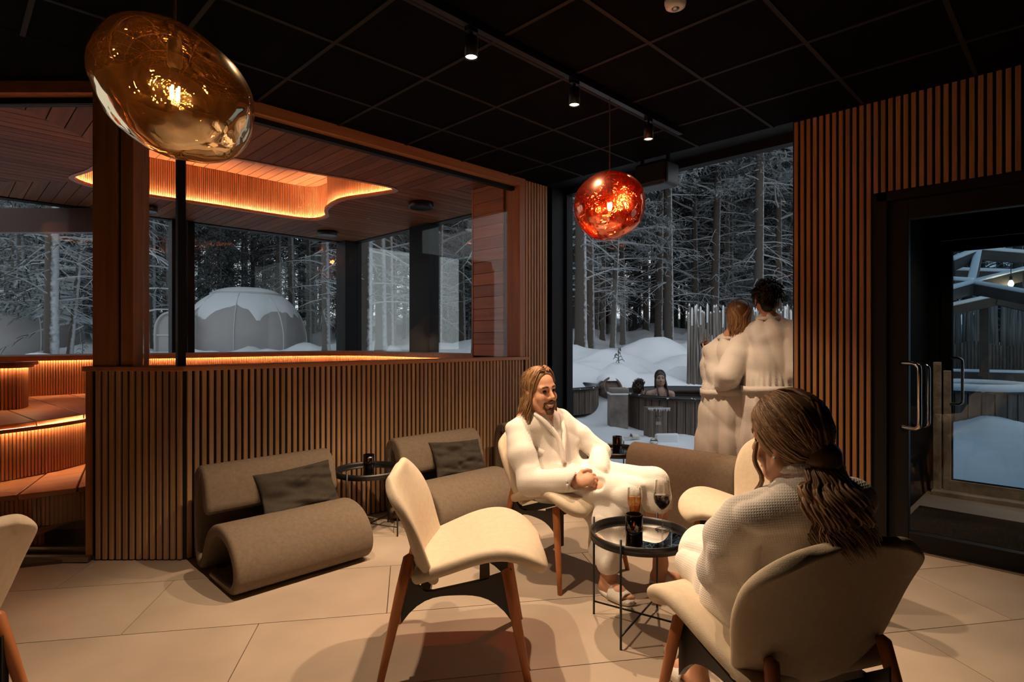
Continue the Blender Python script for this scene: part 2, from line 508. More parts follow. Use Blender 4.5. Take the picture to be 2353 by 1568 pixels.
# ---- sauna shell
w = MB().box((-3.2, VB, -0.2), (UW+0.12, VB+0.12, 1.135)).build('wall_sauna_back', M['wallblk']); tag(w, 'low wall under the back windows of the sauna', kind='structure')
w = MB().box((UW-0.02, VP+0.24, -0.2), (UW+0.12, VB, 1.135)).build('wall_sauna_side', M['wallblk']); tag(w, 'low wall under the side windows of the sauna', kind='structure')
sill = MB()
sill.box((-3.2, 7.28, 1.125), (UW, VB, 1.152)); sill.box((4.05, 4.42, 1.125), (UW, 7.28, 1.152))
s = sill.build('trim_9', M['cedar_x']); tag(s, 'broad dark wooden shelf under the sauna windows', kind='structure')
# window frames: posts at the corner, between panes, head
fr = MB()
fr.box((4.40, 8.02, 1.15), (UW+0.1, VB+0.1, HS))                   # corner
def v_at(x, u): r = (x-CX)/FPX; return u*(1-r)/(1+r)
def u_at(x, v): r = (x-CX)/FPX; return v*(1+r)/(1-r)
va, vb = v_at(990, UW-0.03), v_at(945, UW-0.03)
fr.box((UW-0.06, va, 1.15), (UW+0.1, vb, HS))
ua, ub = u_at(392, VB), u_at(444, VB)
fr.box((ua, VB-0.06, 1.15), (ub, VB+0.1, HS))
fr.box((-0.62, VB-0.06, 1.15), (-0.40, VB+0.1, HS))
fr.box((-3.2, VB-0.03, HS-0.012), (UW+0.1, VB+0.1, HS+0.1)); fr.box((UW-0.02, 4.4, HS-0.012), (UW+0.1, VB, HS+0.1))
f = fr.build('window_2', M['frame']); tag(f, 'black posts and rails of the sauna windows', kind='structure')
for (a, b) in ((-3.2, -0.62), (-0.40, ua), (ub, 4.40)):
    MB().box((a, VB+0.02, 1.152), (b, VB+0.03, HS-0.012)).build('pane', M['glass'], f)
for (a, b) in ((4.42, va), (vb, 8.02)):
    MB().box((UW+0.02, a, 1.152), (UW+0.03, b, HS-0.012)).build('pane', M['glass'], f)
# brown cross beam seen through the doorway
bm = MB()
A = px(-260, 508, 6.6); B = px(232, 508, 6.6)
bm.bar(A, B, 0.10, 0.275)
b = bm.build('trim_10', mat_plain('red_brown_beam', (0.10, 0.03, 0.018), 0.5)); tag(b, 'brown cross beam inside the sauna left of the post', kind='structure')

# sauna ceiling of single boards with the amoeba-shaped light recess
RIM = [(0.86,6.78),(0.93,6.35),(1.0,5.75),(1.12,5.32),(1.6,5.08),(2.3,5.0),(2.85,4.92),(3.2,4.90),(3.34,5.02),(3.26,5.34),(3.14,5.75),(3.22,6.25),(3.42,6.66),(3.36,6.98),(3.0,7.06),(2.3,7.06),(1.6,7.08),(1.1,7.05)]
rim = [tuple(p) for p in catmull(RIM, 8, True)]
RR = np.array(rim)
sc_ = empty('ceiling_sauna'); tag(sc_, 'sauna ceiling of narrow cedar boards around a glowing curved recess', kind='structure')
def cross_v(u):
    out = []
    for i in range(len(rim)):
        p, q = rim[i], rim[(i+1) % len(rim)]
        if (p[0]-u)*(q[0]-u) < 0:
            t = (u-p[0])/(q[0]-p[0]); out.append(p[1]+t*(q[1]-p[1]))
    return sorted(out)
def cross_u(v):
    out = []
    for i in range(len(rim)):
        p, q = rim[i], rim[(i+1) % len(rim)]
        if (p[1]-v)*(q[1]-v) < 0:
            t = (v-p[1])/(q[1]-p[1]); out.append(p[0]+t*(q[0]-p[0]))
    return sorted(out)
PB = 0.118
MR = 1.0  # mitre slope
def near_end(u):
    if u < 1.0:  return 5.6 + (u-1.0)*1.0
    if u > 3.28: return 4.93 - (u-3.28)
    c = cross_v(u); return c[0] if c else 5.0
def far_start(u):
    if u < 0.95: return 6.9 - (u-0.95)*1.0
    if u > 3.38: return 6.98 + (u-3.38)
    c = cross_v(u); return c[-1] if c else 7.05
def right_start(v):
    c = cross_u(v)
    lo = 3.28 + (4.93-v) if v < 4.93 else (3.38+(v-6.98) if v > 6.98 else 0)
    return max(lo, c[-1] if c else 0)
def left_end(v):
    c = cross_u(v)
    hi = 1.0-(5.6-v) if v < 5.6 else (0.95-(v-6.9) if v > 6.9 else 9)
    return min(hi, c[0] if c else 9)
def board_strip(cols, swap, mat, zoff):
    """cols: list of (s, t0, t1); solid board with a shaped end"""
    n = len(cols); vs = []; fs = []
    for s, a, b in cols:
        for z in (HS+zoff, HS+zoff+0.016):
            for t in (a, b):
                vs.append((t, s, z) if swap else (s, t, z))
    for i in range(n-1):
        k, l = i*4, (i+1)*4
        fs += [(k, k+1, l+1, l), (k+2, l+2, l+3, k+3), (k, l, l+2, k+2), (k+1, k+3, l+3, l+1)]
    fs += [(0, 2, 3, 1), (4*n-4, 4*n-3, 4*n-1, 4*n-2)]
    mesh_obj('board', vs, fs, mat, sc_)
nb = 5
kk = 0
u = -2.9
while u < UW+0.05:
    cols = [u+0.0035+(PB-0.007)*i/nb for i in range(nb+1)]
    c1 = [(s, VP+0.06 if s > UB else max(VP+0.06, DL*S2-s+0.09), near_end(s)) for s in cols]
    c1 = [c for c in c1 if c[2]-c[1] > 0.01]
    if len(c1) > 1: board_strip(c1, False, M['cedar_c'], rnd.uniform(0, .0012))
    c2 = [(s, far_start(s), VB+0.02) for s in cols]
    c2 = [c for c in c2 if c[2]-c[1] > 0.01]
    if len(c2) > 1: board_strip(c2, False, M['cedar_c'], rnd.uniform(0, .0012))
    u += PB
v = VP+0.06
while v < VB:
    cols = [v+0.0035+(PB-0.007)*i/nb for i in range(nb+1)]
    c1 = [(s, right_start(s), UW+0.02) for s in cols]
    c1 = [c for c in c1 if c[2]-c[1] > 0.01 and c[1] > 1]
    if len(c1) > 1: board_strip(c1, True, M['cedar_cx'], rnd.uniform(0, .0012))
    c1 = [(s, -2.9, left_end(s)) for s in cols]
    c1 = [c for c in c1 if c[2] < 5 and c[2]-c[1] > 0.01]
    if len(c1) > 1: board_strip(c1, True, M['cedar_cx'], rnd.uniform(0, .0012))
    v += PB
# recess wall of fine slats, recess top, rim lip and led
RZ = 3.27
seg = [Vector(p) for p in rim]
per = sum((seg[(i+1) % len(seg)]-seg[i]).length for i in range(len(seg)))
def along(s, pts, closed=True):
    acc = 0
    n = len(pts)
    for i in range(n if closed else n-1):
        a, b = pts[i], pts[(i+1) % n]; L = (b-a).length
        if acc+L >= s:
            t = (s-acc)/L; return a.lerp(b, t), (b-a).normalized()
        acc += L
    return pts[-1], (pts[-1]-pts[-2]).normalized()
def fine_slats(name, pts, closed, z0, z1, parent, pitch=0.021, wd=0.014, dp=0.012, side=1):
    L = sum((pts[(i+1) % len(pts)]-pts[i]).length for i in range(len(pts) if closed else len(pts)-1))
    mb = MB()
    for i in range(int(L/pitch)):
        p, t = along((i+0.5)*pitch, pts, closed)
        nn = Vector((-t.y, t.x))*side
        a = p - t*wd/2; b = p + t*wd/2
        zz0 = z0(p) if callable(z0) else z0
        mb.prism([(a.x, a.y), (b.x, b.y), (b.x+nn.x*dp, b.y+nn.y*dp), (a.x+nn.x*dp, a.y+nn.y*dp)], zz0, z1)
    o = mb.build(name, M['fine'], parent); o['kind'] = 'stuff'
    mb = MB()
    n = len(pts)
    for i in range(n if closed else n-1):
        a, b = pts[i], pts[(i+1) % n]
        za = z0(a) if callable(z0) else z0; zb = z0(b) if callable(z0) else z0
        mb.add([(a.x, a.y, za), (b.x, b.y, zb), (b.x, b.y, z1), (a.x, a.y, z1)], [(0, 1, 2, 3)])
    mb.build(name+'_backing', M['cedar_v'], parent)
area2 = sum(seg[i].x*seg[(i+1) % len(seg)].y-seg[(i+1) % len(seg)].x*seg[i].y for i in range(len(seg)))
inw = 1 if area2 > 0 else -1
fine_slats('recess_slats', seg, True, HS-0.004, RZ, sc_, side=inw)
top = MB()
u = 0.7
while u < 3.6:
    top.box((u+0.004, 4.7, RZ), (u+PB-0.004, 7.3, RZ+0.02))
    top.build('recess_board', M['cedar'], sc_); top = MB()
    u += PB
def ribbon(pts, closed, off0, off1, z0, z1, mat, name, parent, side=1):
    n = len(pts); A = []; B = []
    for i in range(n):
        p = pts[i]
        t = (pts[(i+1) % n]-pts[i-1]) if closed else (pts[min(i+1, n-1)]-pts[max(i-1, 0)])
        t.normalize(); nn = Vector((-t.y, t.x))*side
        A.append(p+nn*off0); B.append(p+nn*off1)
    vs = []; fs = []
    for i in range(n):
        vs += [(A[i].x, A[i].y, z0), (B[i].x, B[i].y, z0), (B[i].x, B[i].y, z1), (A[i].x, A[i].y, z1)]
    for i in range(n if closed else n-1):
        k, l = 4*i, 4*((i+1) % n)
        for a, b in ((0, 1), (1, 2), (2, 3), (3, 0)):
            fs.append((k+a, l+a, l+b, k+b))
    if not closed:
        fs += [(0, 1, 2, 3), (4*n-1, 4*n-2, 4*n-3, 4*n-4)]
    return mesh_obj(name, vs, fs, mat, parent)
ribbon(seg, True, 0.020, 0.032, HS+0.006, HS+0.010, M['led_r'], 'light_strip', sc_, inw)
ribbon(seg, True, 0.040, 0.044, HS-0.004, HS+0.022, M['cedar_x'], 'recess_upstand', sc_, inw)
ribbon(seg, True, 0.0, 0.044, HS-0.006, HS+0.001, M['cedar_x'], 'recess_lip', sc_, inw)
roof = MB().box((-3.2, VP+0.1, RZ+0.03), (UW+0.12, VB+0.12, RZ+0.15)).build('roof', M['wallblk']); tag(roof, 'flat roof above the sauna', kind='structure')
rr = MB().box((-3.2, VP+0.0, HL+0.03), (UW+0.1, VP+0.06, RZ+0.1)); rr.box((UW-0.02, VP, HS+0.03), (UW+0.12, VB, RZ+0.1)); rr.box((-3.2, VB, HS+0.03), (UW, VB+0.12, RZ+0.1))
rr = rr.build('wall_attic', M['wallblk']); tag(rr, 'dark upstand above the sauna ceiling', kind='structure')

# ---- sauna benches
sf = MB().prism([(-3.2, 6.0), (UB-0.02, VP+0.2), (3.9, VP+0.16), (UW, VP+0.3), (UW, VB), (-3.2, VB)], -0.01, 0.02).build('floor_sauna', mat_plain('dark_sauna_floor', (0.10, 0.075, 0.055), 0.6)); tag(sf, 'dark floor of the sauna', kind='structure')
def bench(name, label, front, z, back, rise, zlow, led=True, plankw=0.36):
    """front: list of plan points (left to right), seat runs to the back line"""
    o = empty(name); tag(o, label, 'bench')
    F = [Vector(p[:2]) for p in catmull(front, 6)]
    Bk = [Vector(p[:2]) for p in catmull(back, 6)]
    n = len(F); m = len(Bk)
    LF = sum((F[i+1]-F[i]).length for i in range(n-1)); LB = sum((Bk[i+1]-Bk[i]).length for i in range(m-1))
    num = max(2, int(LF/plankw))
    for i in range(num):
        cols = []
        for q in range(4):
            t = (i+0.006/plankw + (1-0.012/plankw)*q/3)/num
            a, _ = along(t*LF*0.9999, F, False); b, _ = along(t*LB*0.9999, Bk, False)
            cols.append((a, b))
        vs = []; fs = []
        for a, b in cols:
            for zz in (z-0.032, z):
                vs += [(a.x, a.y, zz), (b.x, b.y, zz)]
        for k in range(3):
            p, q = 4*k, 4*k+4
            fs += [(p, q, q+1, p+1), (p+2, p+3, q+3, q+2), (p, p+2, q+2, q), (p+1, q+1, q+3, p+3)]
        fs += [(0, 1, 3, 2), (12, 14, 15, 13)]
        pl = mesh_obj('seat_plank', vs, fs, M['cedar_x'], o); add_bevel(pl, 0.003, 1)
    if rise:
        fine_slats('riser_slats', [f + Vector((0.03, 0.045)) for f in F], False, zlow, z-0.034, o, side=-1)
        if led:
            ribbon([f + Vector((0.03, 0.045)) for f in F], False, 0.018, 0.030, z-0.040, z-0.036, M['led'], 'light_strip', o, side=-1)
            ribbon([f + Vector((0.03, 0.045)) for f in F], False, 0.040, 0.046, z-0.056, z-0.031, M['cedar_x'], 'nosing', o, side=-1)
    return o
bench('upper_bench', 'upper curved sauna bench of cedar planks with a lit slatted riser', [(-2.4, 4.6), (-0.9, 4.62), (0.27, 4.93), (0.80, 5.28), (1.6, 6.1), (2.6, 6.5), (3.6, 6.5)], 0.757,
      [(-2.4, 7.29), (-0.9, 7.29), (0.2, 7.29), (0.9, 7.29), (1.9, 7.29), (2.9, 7.27), (3.55, 7.02)], True, 0.39)
bench('middle_bench', 'middle sauna bench of broad planks below the lit riser', [(-2.2, 4.9), (-0.6, 4.62), (0.25, 4.50), (0.67, 4.44), (1.4, 4.6), (2.2, 4.8), (3.4, 4.9)], 0.385,
      [(-2.3, 4.70), (-0.9, 4.70), (0.27, 5.00), (0.82, 5.36), (1.6, 6.15), (2.6, 6.55), (3.6, 6.55)], True, 0.17, led=False, plankw=0.28)
bench('lower_step', 'lowest wooden step at the sauna doorway', [(-1.4, 5.9), (-0.4, 4.95), (0.1, 4.56), (0.42, 4.43)], 0.165,
      [(-1.2, 6.1), (-0.3, 5.05), (0.25, 4.75), (0.62, 4.62)], True, 0.03, led=False, plankw=0.5)
# metal thresholds in the doorway
for k, dd in enumerate((3.36, 3.44)):
    A = cw(-3.6, dd); B = cw((207-CX)/FPX*dd, dd)
    b = MB().bar((A.x, A.y, 0.022+0.03*k), (B.x, B.y, 0.022+0.03*k), 0.035, 0.03).build('trim_%d' % (11+k), M['steel_edge']); tag(b, 'dull metal threshold strip in the sauna doorway', kind='structure')
# lit backrest under the window shelf
bk = empty('backrest_wall'); tag(bk, 'slatted backrest glowing under the sauna window shelf', kind='structure')
line = [Vector((-3.0, 7.30)), Vector((0.5, 7.30)), Vector((2.2, 7.30)), Vector((3.2, 7.28)), Vector((3.7, 7.1)), Vector((3.98, 6.7)), Vector((4.06, 6.1)), Vector((4.06, 5.3)), Vector((4.06, 4.44))]
line = [Vector(p[:2]) for p in catmull([tuple(p) for p in line], 6)]
fine_slats('backrest_slats', line, False, 0.757, 1.124, bk, side=-1)
ribbon(line, False, 0.018, 0.030, 1.118, 1.122, M['led'], 'light_strip', bk, side=-1)
ribbon(line, False, 0.040, 0.046, 1.104, 1.126, M['cedar_x'], 'nosing', bk, side=-1)
ribbon(line, False, -0.01, 0.046, 1.126, 1.150, M['cedar_x'], 'ledge_edge', bk, side=-1)
# nearer curved backrest at the left edge
nb_ = empty('curved_screen'); tag(nb_, 'curved slatted screen with a dark ledge at the far left of the sauna', 'screen')
cpt = [px(62, 900, 4.75), px(50, 900, 4.60), px(20, 900, 4.5), px(-60, 900, 4.45), px(-200, 900, 4.45), px(-420, 900, 4.5)]
cl = [Vector(p[:2]) for p in catmull([(p.x, p.y) for p in cpt], 5)][::-1]
fine_slats('screen_slats', cl, False, 0.757, 1.105, nb_, side=-1)
ribbon(cl, False, 0.018, 0.030, 1.100, 1.104, M['led'], 'light_strip', nb_, side=-1)
ribbon(cl, False, 0.040, 0.046, 1.086, 1.106, M['cedar_x'], 'nosing', nb_, side=-1)
ribbon(cl, False, -0.25, 0.075, 1.106, 1.132, M['cedar_x'], 'ledge', nb_, side=-1)

# ---- wall with window and door on the right
V_W0 = v_at(1822, UR)          # end of the slatted wall at the window
V_D = v_at(2015, UR)           # door frame edge
w = MB()
w.box((UR, V_D, 0), (UR+0.10, V_W0, HL+0.15)); w.box((UR+0.10, V_D, 0), (UW+0.1, 1.26, HL+0.15))
w.box((UR, -3.2, 2.243), (UW+0.1, V_D, HL+0.15))
w.box((UR, -3.2, 0), (UW+0.1, -0.35, 2.243))
wr = w.build('wall_east', M['black']); tag(wr, 'wall of upright teak slats around the glass door', kind='structure')
nfull = int((V_W0-V_D-0.006)/SP)
slat_row(wr, (UR, V_W0-0.006), (0, -1), nfull, 0.008, HL-0.012, M['slat_r'], (-1, 0))
slat_row(wr, (UR, V_W0-0.006-SP*nfull), (0, -1), 34, 2.247, HL-2.247-0.004, M['slat_r'], (-1, 0))
# niche: strip of ceiling up to the window, sill, frame, pane
nc = MB().box((UR+0.02, 1.2, 2.865), (UW+0.12, VP+0.1, 2.98)).build('ceiling_niche', M['frame']); tag(nc, 'dark strip of ceiling above the tall window', kind='structure')
fr = MB()
fr.box((UW-0.035, VP-0.03, 0.0), (UW+0.06, VP+0.06, 2.87))
fr.box((UW-0.035, 1.26, 0.0), (UW+0.06, 1.33, 2.87))
fr.box((UW-0.035, 1.26, 0.0), (UW+0.06, VP, 0.07)); fr.box((UW-0.035, 1.26, 2.80), (UW+0.06, VP, 2.87))
wn = fr.build('window_3', M['frame']); tag(wn, 'tall dark-framed window looking out on the snow', kind='structure')
MB().box((UW, 1.3, 0.06), (UW+0.012, VP, 2.81)).build('pane', M['glass'], wn)
MB().box((UR, VP+0.0, 0), (UW+0.05, VP+0.1, HL+0.1)).build('reveal', M['frame'], wn)

# inner door: frame, leaf, pane, pull handle
dfm = mat_plain('dark_door_frame', (0.012, 0.010, 0.009), 0.5, spec=0.25)
dr = empty('door_2'); tag(dr, 'dark framed glass door to the porch with a long chrome pull', kind='structure')
fr = MB()
VD1 = -0.35
fr.box((UR-0.012, V_D-0.055, 0), (UR+0.12, V_D+0.004, 2.243)); fr.box((UR-0.012, VD1, 2.19), (UR+0.12, V_D, 2.243)); fr.box((UR-0.012, VD1, 0), (UR+0.12, VD1+0.05, 2.243))
fr.build('door_frame', dfm, dr)
lf = MB()
va = V_D-0.058; vg = v_at(2090, UR+0.05)
lf.box((UR+0.02, vg, 0.03), (UR+0.08, va, 2.185)); lf.box((UR+0.02, VD1+0.055, 0.03), (UR+0.08, VD1+0.18, 2.185))
lf.box((UR+0.02, VD1+0.1, 2.06), (UR+0.08, vg, 2.185)); lf.box((UR+0.02, VD1+0.1, 0.012), (UR+0.08, vg, 0.11))
leaf = lf.build('door_leaf', dfm, dr); add_bevel(leaf, 0.004)
MB().box((UR+0.045, VD1+0.15, 0.10), (UR+0.055, vg+0.01, 2.07)).build('pane', M['glass'], dr)
MB().box((UR-0.02, VD1, 0.0), (UR+0.10, V_D, 0.012)).build('sill', M['steel_edge'], dr)
def pull(u, vv, z0, z1, parent, out=0.075, r=0.0125, sh=0.0):
    pts = [(u, vv, z0), (u-out*0.6, vv, z0), (u-out*0.9, vv, z0+0.012), (u-out, vv, z0+0.04), (u-out, vv, (z0+z1)/2), (u-out, vv, z1-0.04), (u-out*0.9, vv, z1-0.012), (u-out*0.6, vv, z1), (u, vv, z1)]
    pts = [(p[0], p[1]-sh*(u-p[0])/out, p[2]) for p in pts]
    h = MB().tube([tuple(p) for p in catmull(pts, 4)], r, 12).build('handle', M['chrome'], parent, True)
    return h
dh = 3.547
pull(UR+0.02, v_at(2071, UR+0.02), HC-(982-784)/FPX*3.58, HC-(835-784)/FPX*3.58, dr, 0.07, 0.0135, 0.105)
pull(UR+0.20, v_at(2092, UR+0.12), HC-(978-784)/FPX*3.66, HC-(838-784)/FPX*3.66, dr, 0.06, 0.0125, 0.09)

# porch behind it
UO = 6.1
pw = mat_plain('porch_dark', (0.005, 0.005, 0.005), 0.95, spec=0.05)
sh = MB()
sh.box((UR+0.12, V_D+0.02, 0), (UO+0.1, V_D+0.12, 2.5)); sh.box((UW+0.1, -1.6, 2.42), (UO+0.1, V_D+0.1, 2.55)); sh.box((UR+0.12, -1.7, 0), (UO+0.1, -1.6, 2.5))
sw = sh.build('wall_porch', pw); tag(sw, 'dark porch walls between the two doors', kind='structure')
pf = MB().box((UW, -1.6, -0.1), (UO+0.25, V_D+0.05, -0.002)).build('floor_porch', M['ftile']); tag(pf, 'beige tiled floor of the porch', kind='structure')
mat_d = mat_plain('dark_mat', (0.016, 0.011, 0.008), 1.0, spec=0.05, var=0.5, vscale=60, bump=1.0, bscale=200)
dm = MB().box((UW+0.11, -1.4, -0.001), (5.42, V_D-0.03, 0.014)).build('door_mat', mat_d); tag(dm, 'dark coarse door mat on the porch floor', 'door mat')
# outer door with frosted frame
frost = mat_plain('frosted_frame', (0.46, 0.40, 0.33), 0.7, var=0.4, vscale=9, bump=0.6, bscale=25)
dr = empty('door_3'); tag(dr, 'frost-covered outer porch door with glass pane', kind='structure')
vo = v_at(2147, UO)
fo = MB(); zz = 2.16
fo.box((UO-0.02, vo-0.05, 0), (UO+0.08, vo+0.2, 2.42)); fo.box((UO-0.02, -1.6, zz), (UO+0.08, vo, 2.42))
fo.build('door_frame', pw, dr)
vg = v_at(2190, UO)
lf = MB()
lf.box((UO-0.05, vg, 0.04), (UO+0.02, vo-0.055, 2.15)); lf.box((UO-0.05, -1.5, 0.04), (UO+0.02, vg, 0.125)); lf.box((UO-0.05, -1.5, 2.06), (UO+0.02, vg, 2.15))
lf = lf.build('door_leaf', pw, dr); add_bevel(lf, 0.005)
ice = MB()
ice.box((UO-0.06, vg+0.005, 0.02), (UO-0.048, vo-0.07, 1.05)); ice.box((UO-0.075, vo-0.058, 0.0), (UO-0.02, vo+0.0, 1.12)); ice.box((UO-0.06, -1.5, 0.0), (UO-0.048, vg+0.02, 0.125)); ice.box((UO-0.16, -1.5, -0.01), (UO-0.02, vo, 0.035))
ice = ice.build('frost_rim', frost, dr); add_bevel(ice, 0.008)
MB().box((UO-0.03, -1.5, 0.12), (UO-0.02, vg, 2.07)).build('pane', mat_pane('yard_dimming_glass', (0.46, 0.56, 0.63), 0.012), dr)  # pane tint added so the yard beyond looks dimmer and bluer
pull(UO-0.05, v_at(2183, UO-.05), HC-(925-784)/FPX*4.93, HC-(822-784)/FPX*4.93, dr, 0.06, 0.011, 0.09)
# ================================================================== furniture
M['cream'] = mat_plain('cream_wool', (0.60, 0.50, 0.38), 0.9, var=0.05, vscale=40, bump=0.25, bscale=420, spec=0.15)
M['taupe'] = mat_plain('taupe_felt', (0.195, 0.148, 0.108), 0.95, var=0.10, vscale=55, bump=0.5, bscale=350, spec=0.1)
M['pillow'] = mat_plain('charcoal_linen', (0.055, 0.046, 0.037), 0.95, var=0.1, vscale=60, bump=0.4, bscale=400, spec=0.1)
M['legwood'] = mat_wood('walnut_leg', (0.36, 0.12, 0.04), (0.50, 0.19, 0.07), 0.4, 2, 0.8, 0.05)
M['smoke'] = mat_pane('black_mirror_top', (0.05, 0.055, 0.06), 0.30, gz=0.5)
M['clear'] = mat_pane('clear_glass', (0.97, 0.97, 0.96), 0.08, gz=0.75)
M['clear_dark'] = mat_pane('dark_glass', (0.10, 0.07, 0.05), 0.06, gz=0.5)
M['flame'] = mat_emit('flame', (1.0, 0.55, 0.2), 30.0)
M['wax'] = mat_plain('candle_wax', (0.75, 0.45, 0.22), 0.5)

def sm(a, b, t):
    t = min(1, max(0, (t-a)/(b-a))); return t*t*(3-2*t)

def shell_grid(fn, ns, nt_):
    vs = []; fs = []
    for j in range(nt_+1):
        for i in range(ns+1):
            vs.append(fn(-1+2*i/ns, j/nt_))
    for j in range(nt_):
        for i in range(ns):
            a = j*(ns+1)+i
            fs.append((a, a+1, a+ns+2, a+ns+1))
    return vs, fs

def interp(x, xs, ys): return float(np.interp(x, xs, ys))
def spl(x, xs, ys):
    """smooth interpolation through table"""
    P = list(zip(xs, ys))
    k = 0
    while k < len(xs)-2 and x > xs[k+1]: k += 1
    x0, x1 = xs[k], xs[k+1]; t = (x-x0)/(x1-x0)
    m0 = (ys[k+1]-ys[k-1])/(xs[k+1]-xs[k-1]) if k > 0 else (ys[1]-ys[0])/(xs[1]-xs[0])
    m1 = (ys[k+2]-ys[k])/(xs[k+2]-xs[k]) if k < len(xs)-2 else (ys[-1]-ys[-2])/(xs[-1]-xs[-2])
    h = x1-x0
    return (2*t**3-3*t*t+1)*ys[k]+(t**3-2*t*t+t)*h*m0+(-2*t**3+3*t*t)*ys[k+1]+(t**3-t*t)*h*m1

def seat_fn(s, t):
    w = spl(t, [0, .3, .6, .8, .92, 1.0], [.245, .285, .30, .285, .235, .15])
    x = spl(t, [0, .3, .6, .85, 1.0], [-.150, .01, .17, .295, .335])
    z = spl(t, [0, .25, .55, .8, 1.0], [.368, .405, .452, .455, .420])
    e = abs(s)**2.4
    z += e*(.030*math.sin(math.pi*min(t*1.05, 1)) - .045*sm(.62, 1, t)) - .012*(1-e)*math.sin(math.pi*t)
    return (x, s*w, z)
def back_fn(s, t):
    w = spl(t, [0, .25, .5, .75, .9, 1.0], [.240, .272, .298, .292, .248, .165])
    z = spl(t, [0, .15, .5, .85, 1.0], [.362, .42, .585, .735, .785])
    x = spl(t, [0, .12, .5, .85, 1.0], [-.145, -.172, -.212, -.250, -.262])
    e = abs(s)**1.8
    x += e*(.060*(1-t) - .028*sm(.45, 1, t)+.02)
    z -= e*.035*sm(.6, 1, t)
    return (x, s*w, z)

def make_dining_chair():
    root = empty('shell_chair')
    for nm, fn, ns, nt_ in (('seat', seat_fn, 12, 12), ('backrest', back_fn, 12, 12)):
        vs, fs = shell_grid(fn, ns, nt_)
        if nm == 'backrest': fs = [f[::-1] for f in fs]
        o = mesh_obj(nm, vs, fs, M['cream'], root, True)
        so = o.modifiers.new('solid', 'SOLIDIFY'); so.thickness = 0.050 if nm == 'seat' else 0.042; so.offset = -1.0
        add_subsurf(o, 2)
    fr = MB()
    # black side arches and cross rails
    for sy in (-1, 1):
        xs = np.linspace(-.20, .225, 15); up = []; lo = []
        for x in xs:
            q = (x-.0125)/.2125
            up.append((x, float(np.interp(x, [-.2, -.1, .1, .225], [.42, .345, .385, .425]))-.012))
            lo.append((x, .322 - .105*abs(q)**3.0))
        poly = up+lo[::-1]; n = len(poly)
        y0, y1 = sy*.190-.012, sy*.190+.012
        vs = [(x, y0, z) for x, z in poly]+[(x, y1, z) for x, z in poly]
        m = len(xs); fs = []
        for i in range(m-1):
            a, b, c, d = i, i+1, n-2-i, n-1-i
            fs += [(a, d, c, b), (n+a, n+b, n+c, n+d)]
        for i in range(n):
            j = (i+1) % n; fs.append((i, j, n+j, n+i))
        fr.add(vs, fs)
    fr.box((.10, -.195, .345), (.14, .195, .385)); fr.box((-.13, -.195, .315), (-.09, .195, .345))
    fr.build('under_frame', M['bmetal'], root)
    for sx in (-1, 1):
        for sy in (-1, 1):
            if sx > 0: top = Vector((.205, sy*.215, .415)); bot = Vector((.285, sy*.262, 0))
            else: top = Vector((-.172, sy*.190, .470)); bot = Vector((-.275, sy*.250, 0))
            n = 10; vs = []; fs = []
            d = (top-bot)
            for k in range(5):
                t = k/4; c = bot+d*t
                rx = .0135+.0115*t; ry = .011+.008*t
                if k == 4: rx *= .85
                for a in range(n):
                    an = 2*math.pi*a/n
                    vs.append((c.x+rx*math.cos(an), c.y+ry*math.sin(an), c.z))
            vs.append((top.x, top.y, top.z+.014))
            for k in range(4):
                for a in range(n):
                    fs.append((k*n+a, k*n+(a+1) % n, (k+1)*n+(a+1) % n, (k+1)*n+a))
            for a in range(n): fs.append((4*n+a, 4*n+(a+1) % n, 5*n))
            fs.append(tuple(range(n-1, -1, -1)))
            mesh_obj('leg', vs, fs, M['legwood'], root, True)
    return root
CH = [(-.235, 2.40, 1.0, 0.05, 'cream upholstered shell chair standing empty in the foreground, seen from its side'),
      (.274, 3.314, .62, -.785, 'cream shell chair with the laughing long-haired man in it'),
      (.80, 1.70, -.30, .95, 'cream shell chair seen from behind under the ponytailed woman'),
      (1.27, 2.90, -.876, -.48, 'empty cream shell chair between the taupe lounge chair and the ponytailed woman'),
      (-1.75, 1.56, -1.0, 0.05, 'cream shell chair cut off at the lower left corner of the photo')]
proto = make_dining_chair()
for i, (xc, d, fx, fy, lab) in enumerate(CH):
    o = proto if i == 0 else copy_tree(proto)
    o.location = cw(xc, d); o.rotation_euler = (0, 0, math.atan2(fy, fx)-math.pi/4)
    tag(o, lab, 'chair', 'cream shell chairs')

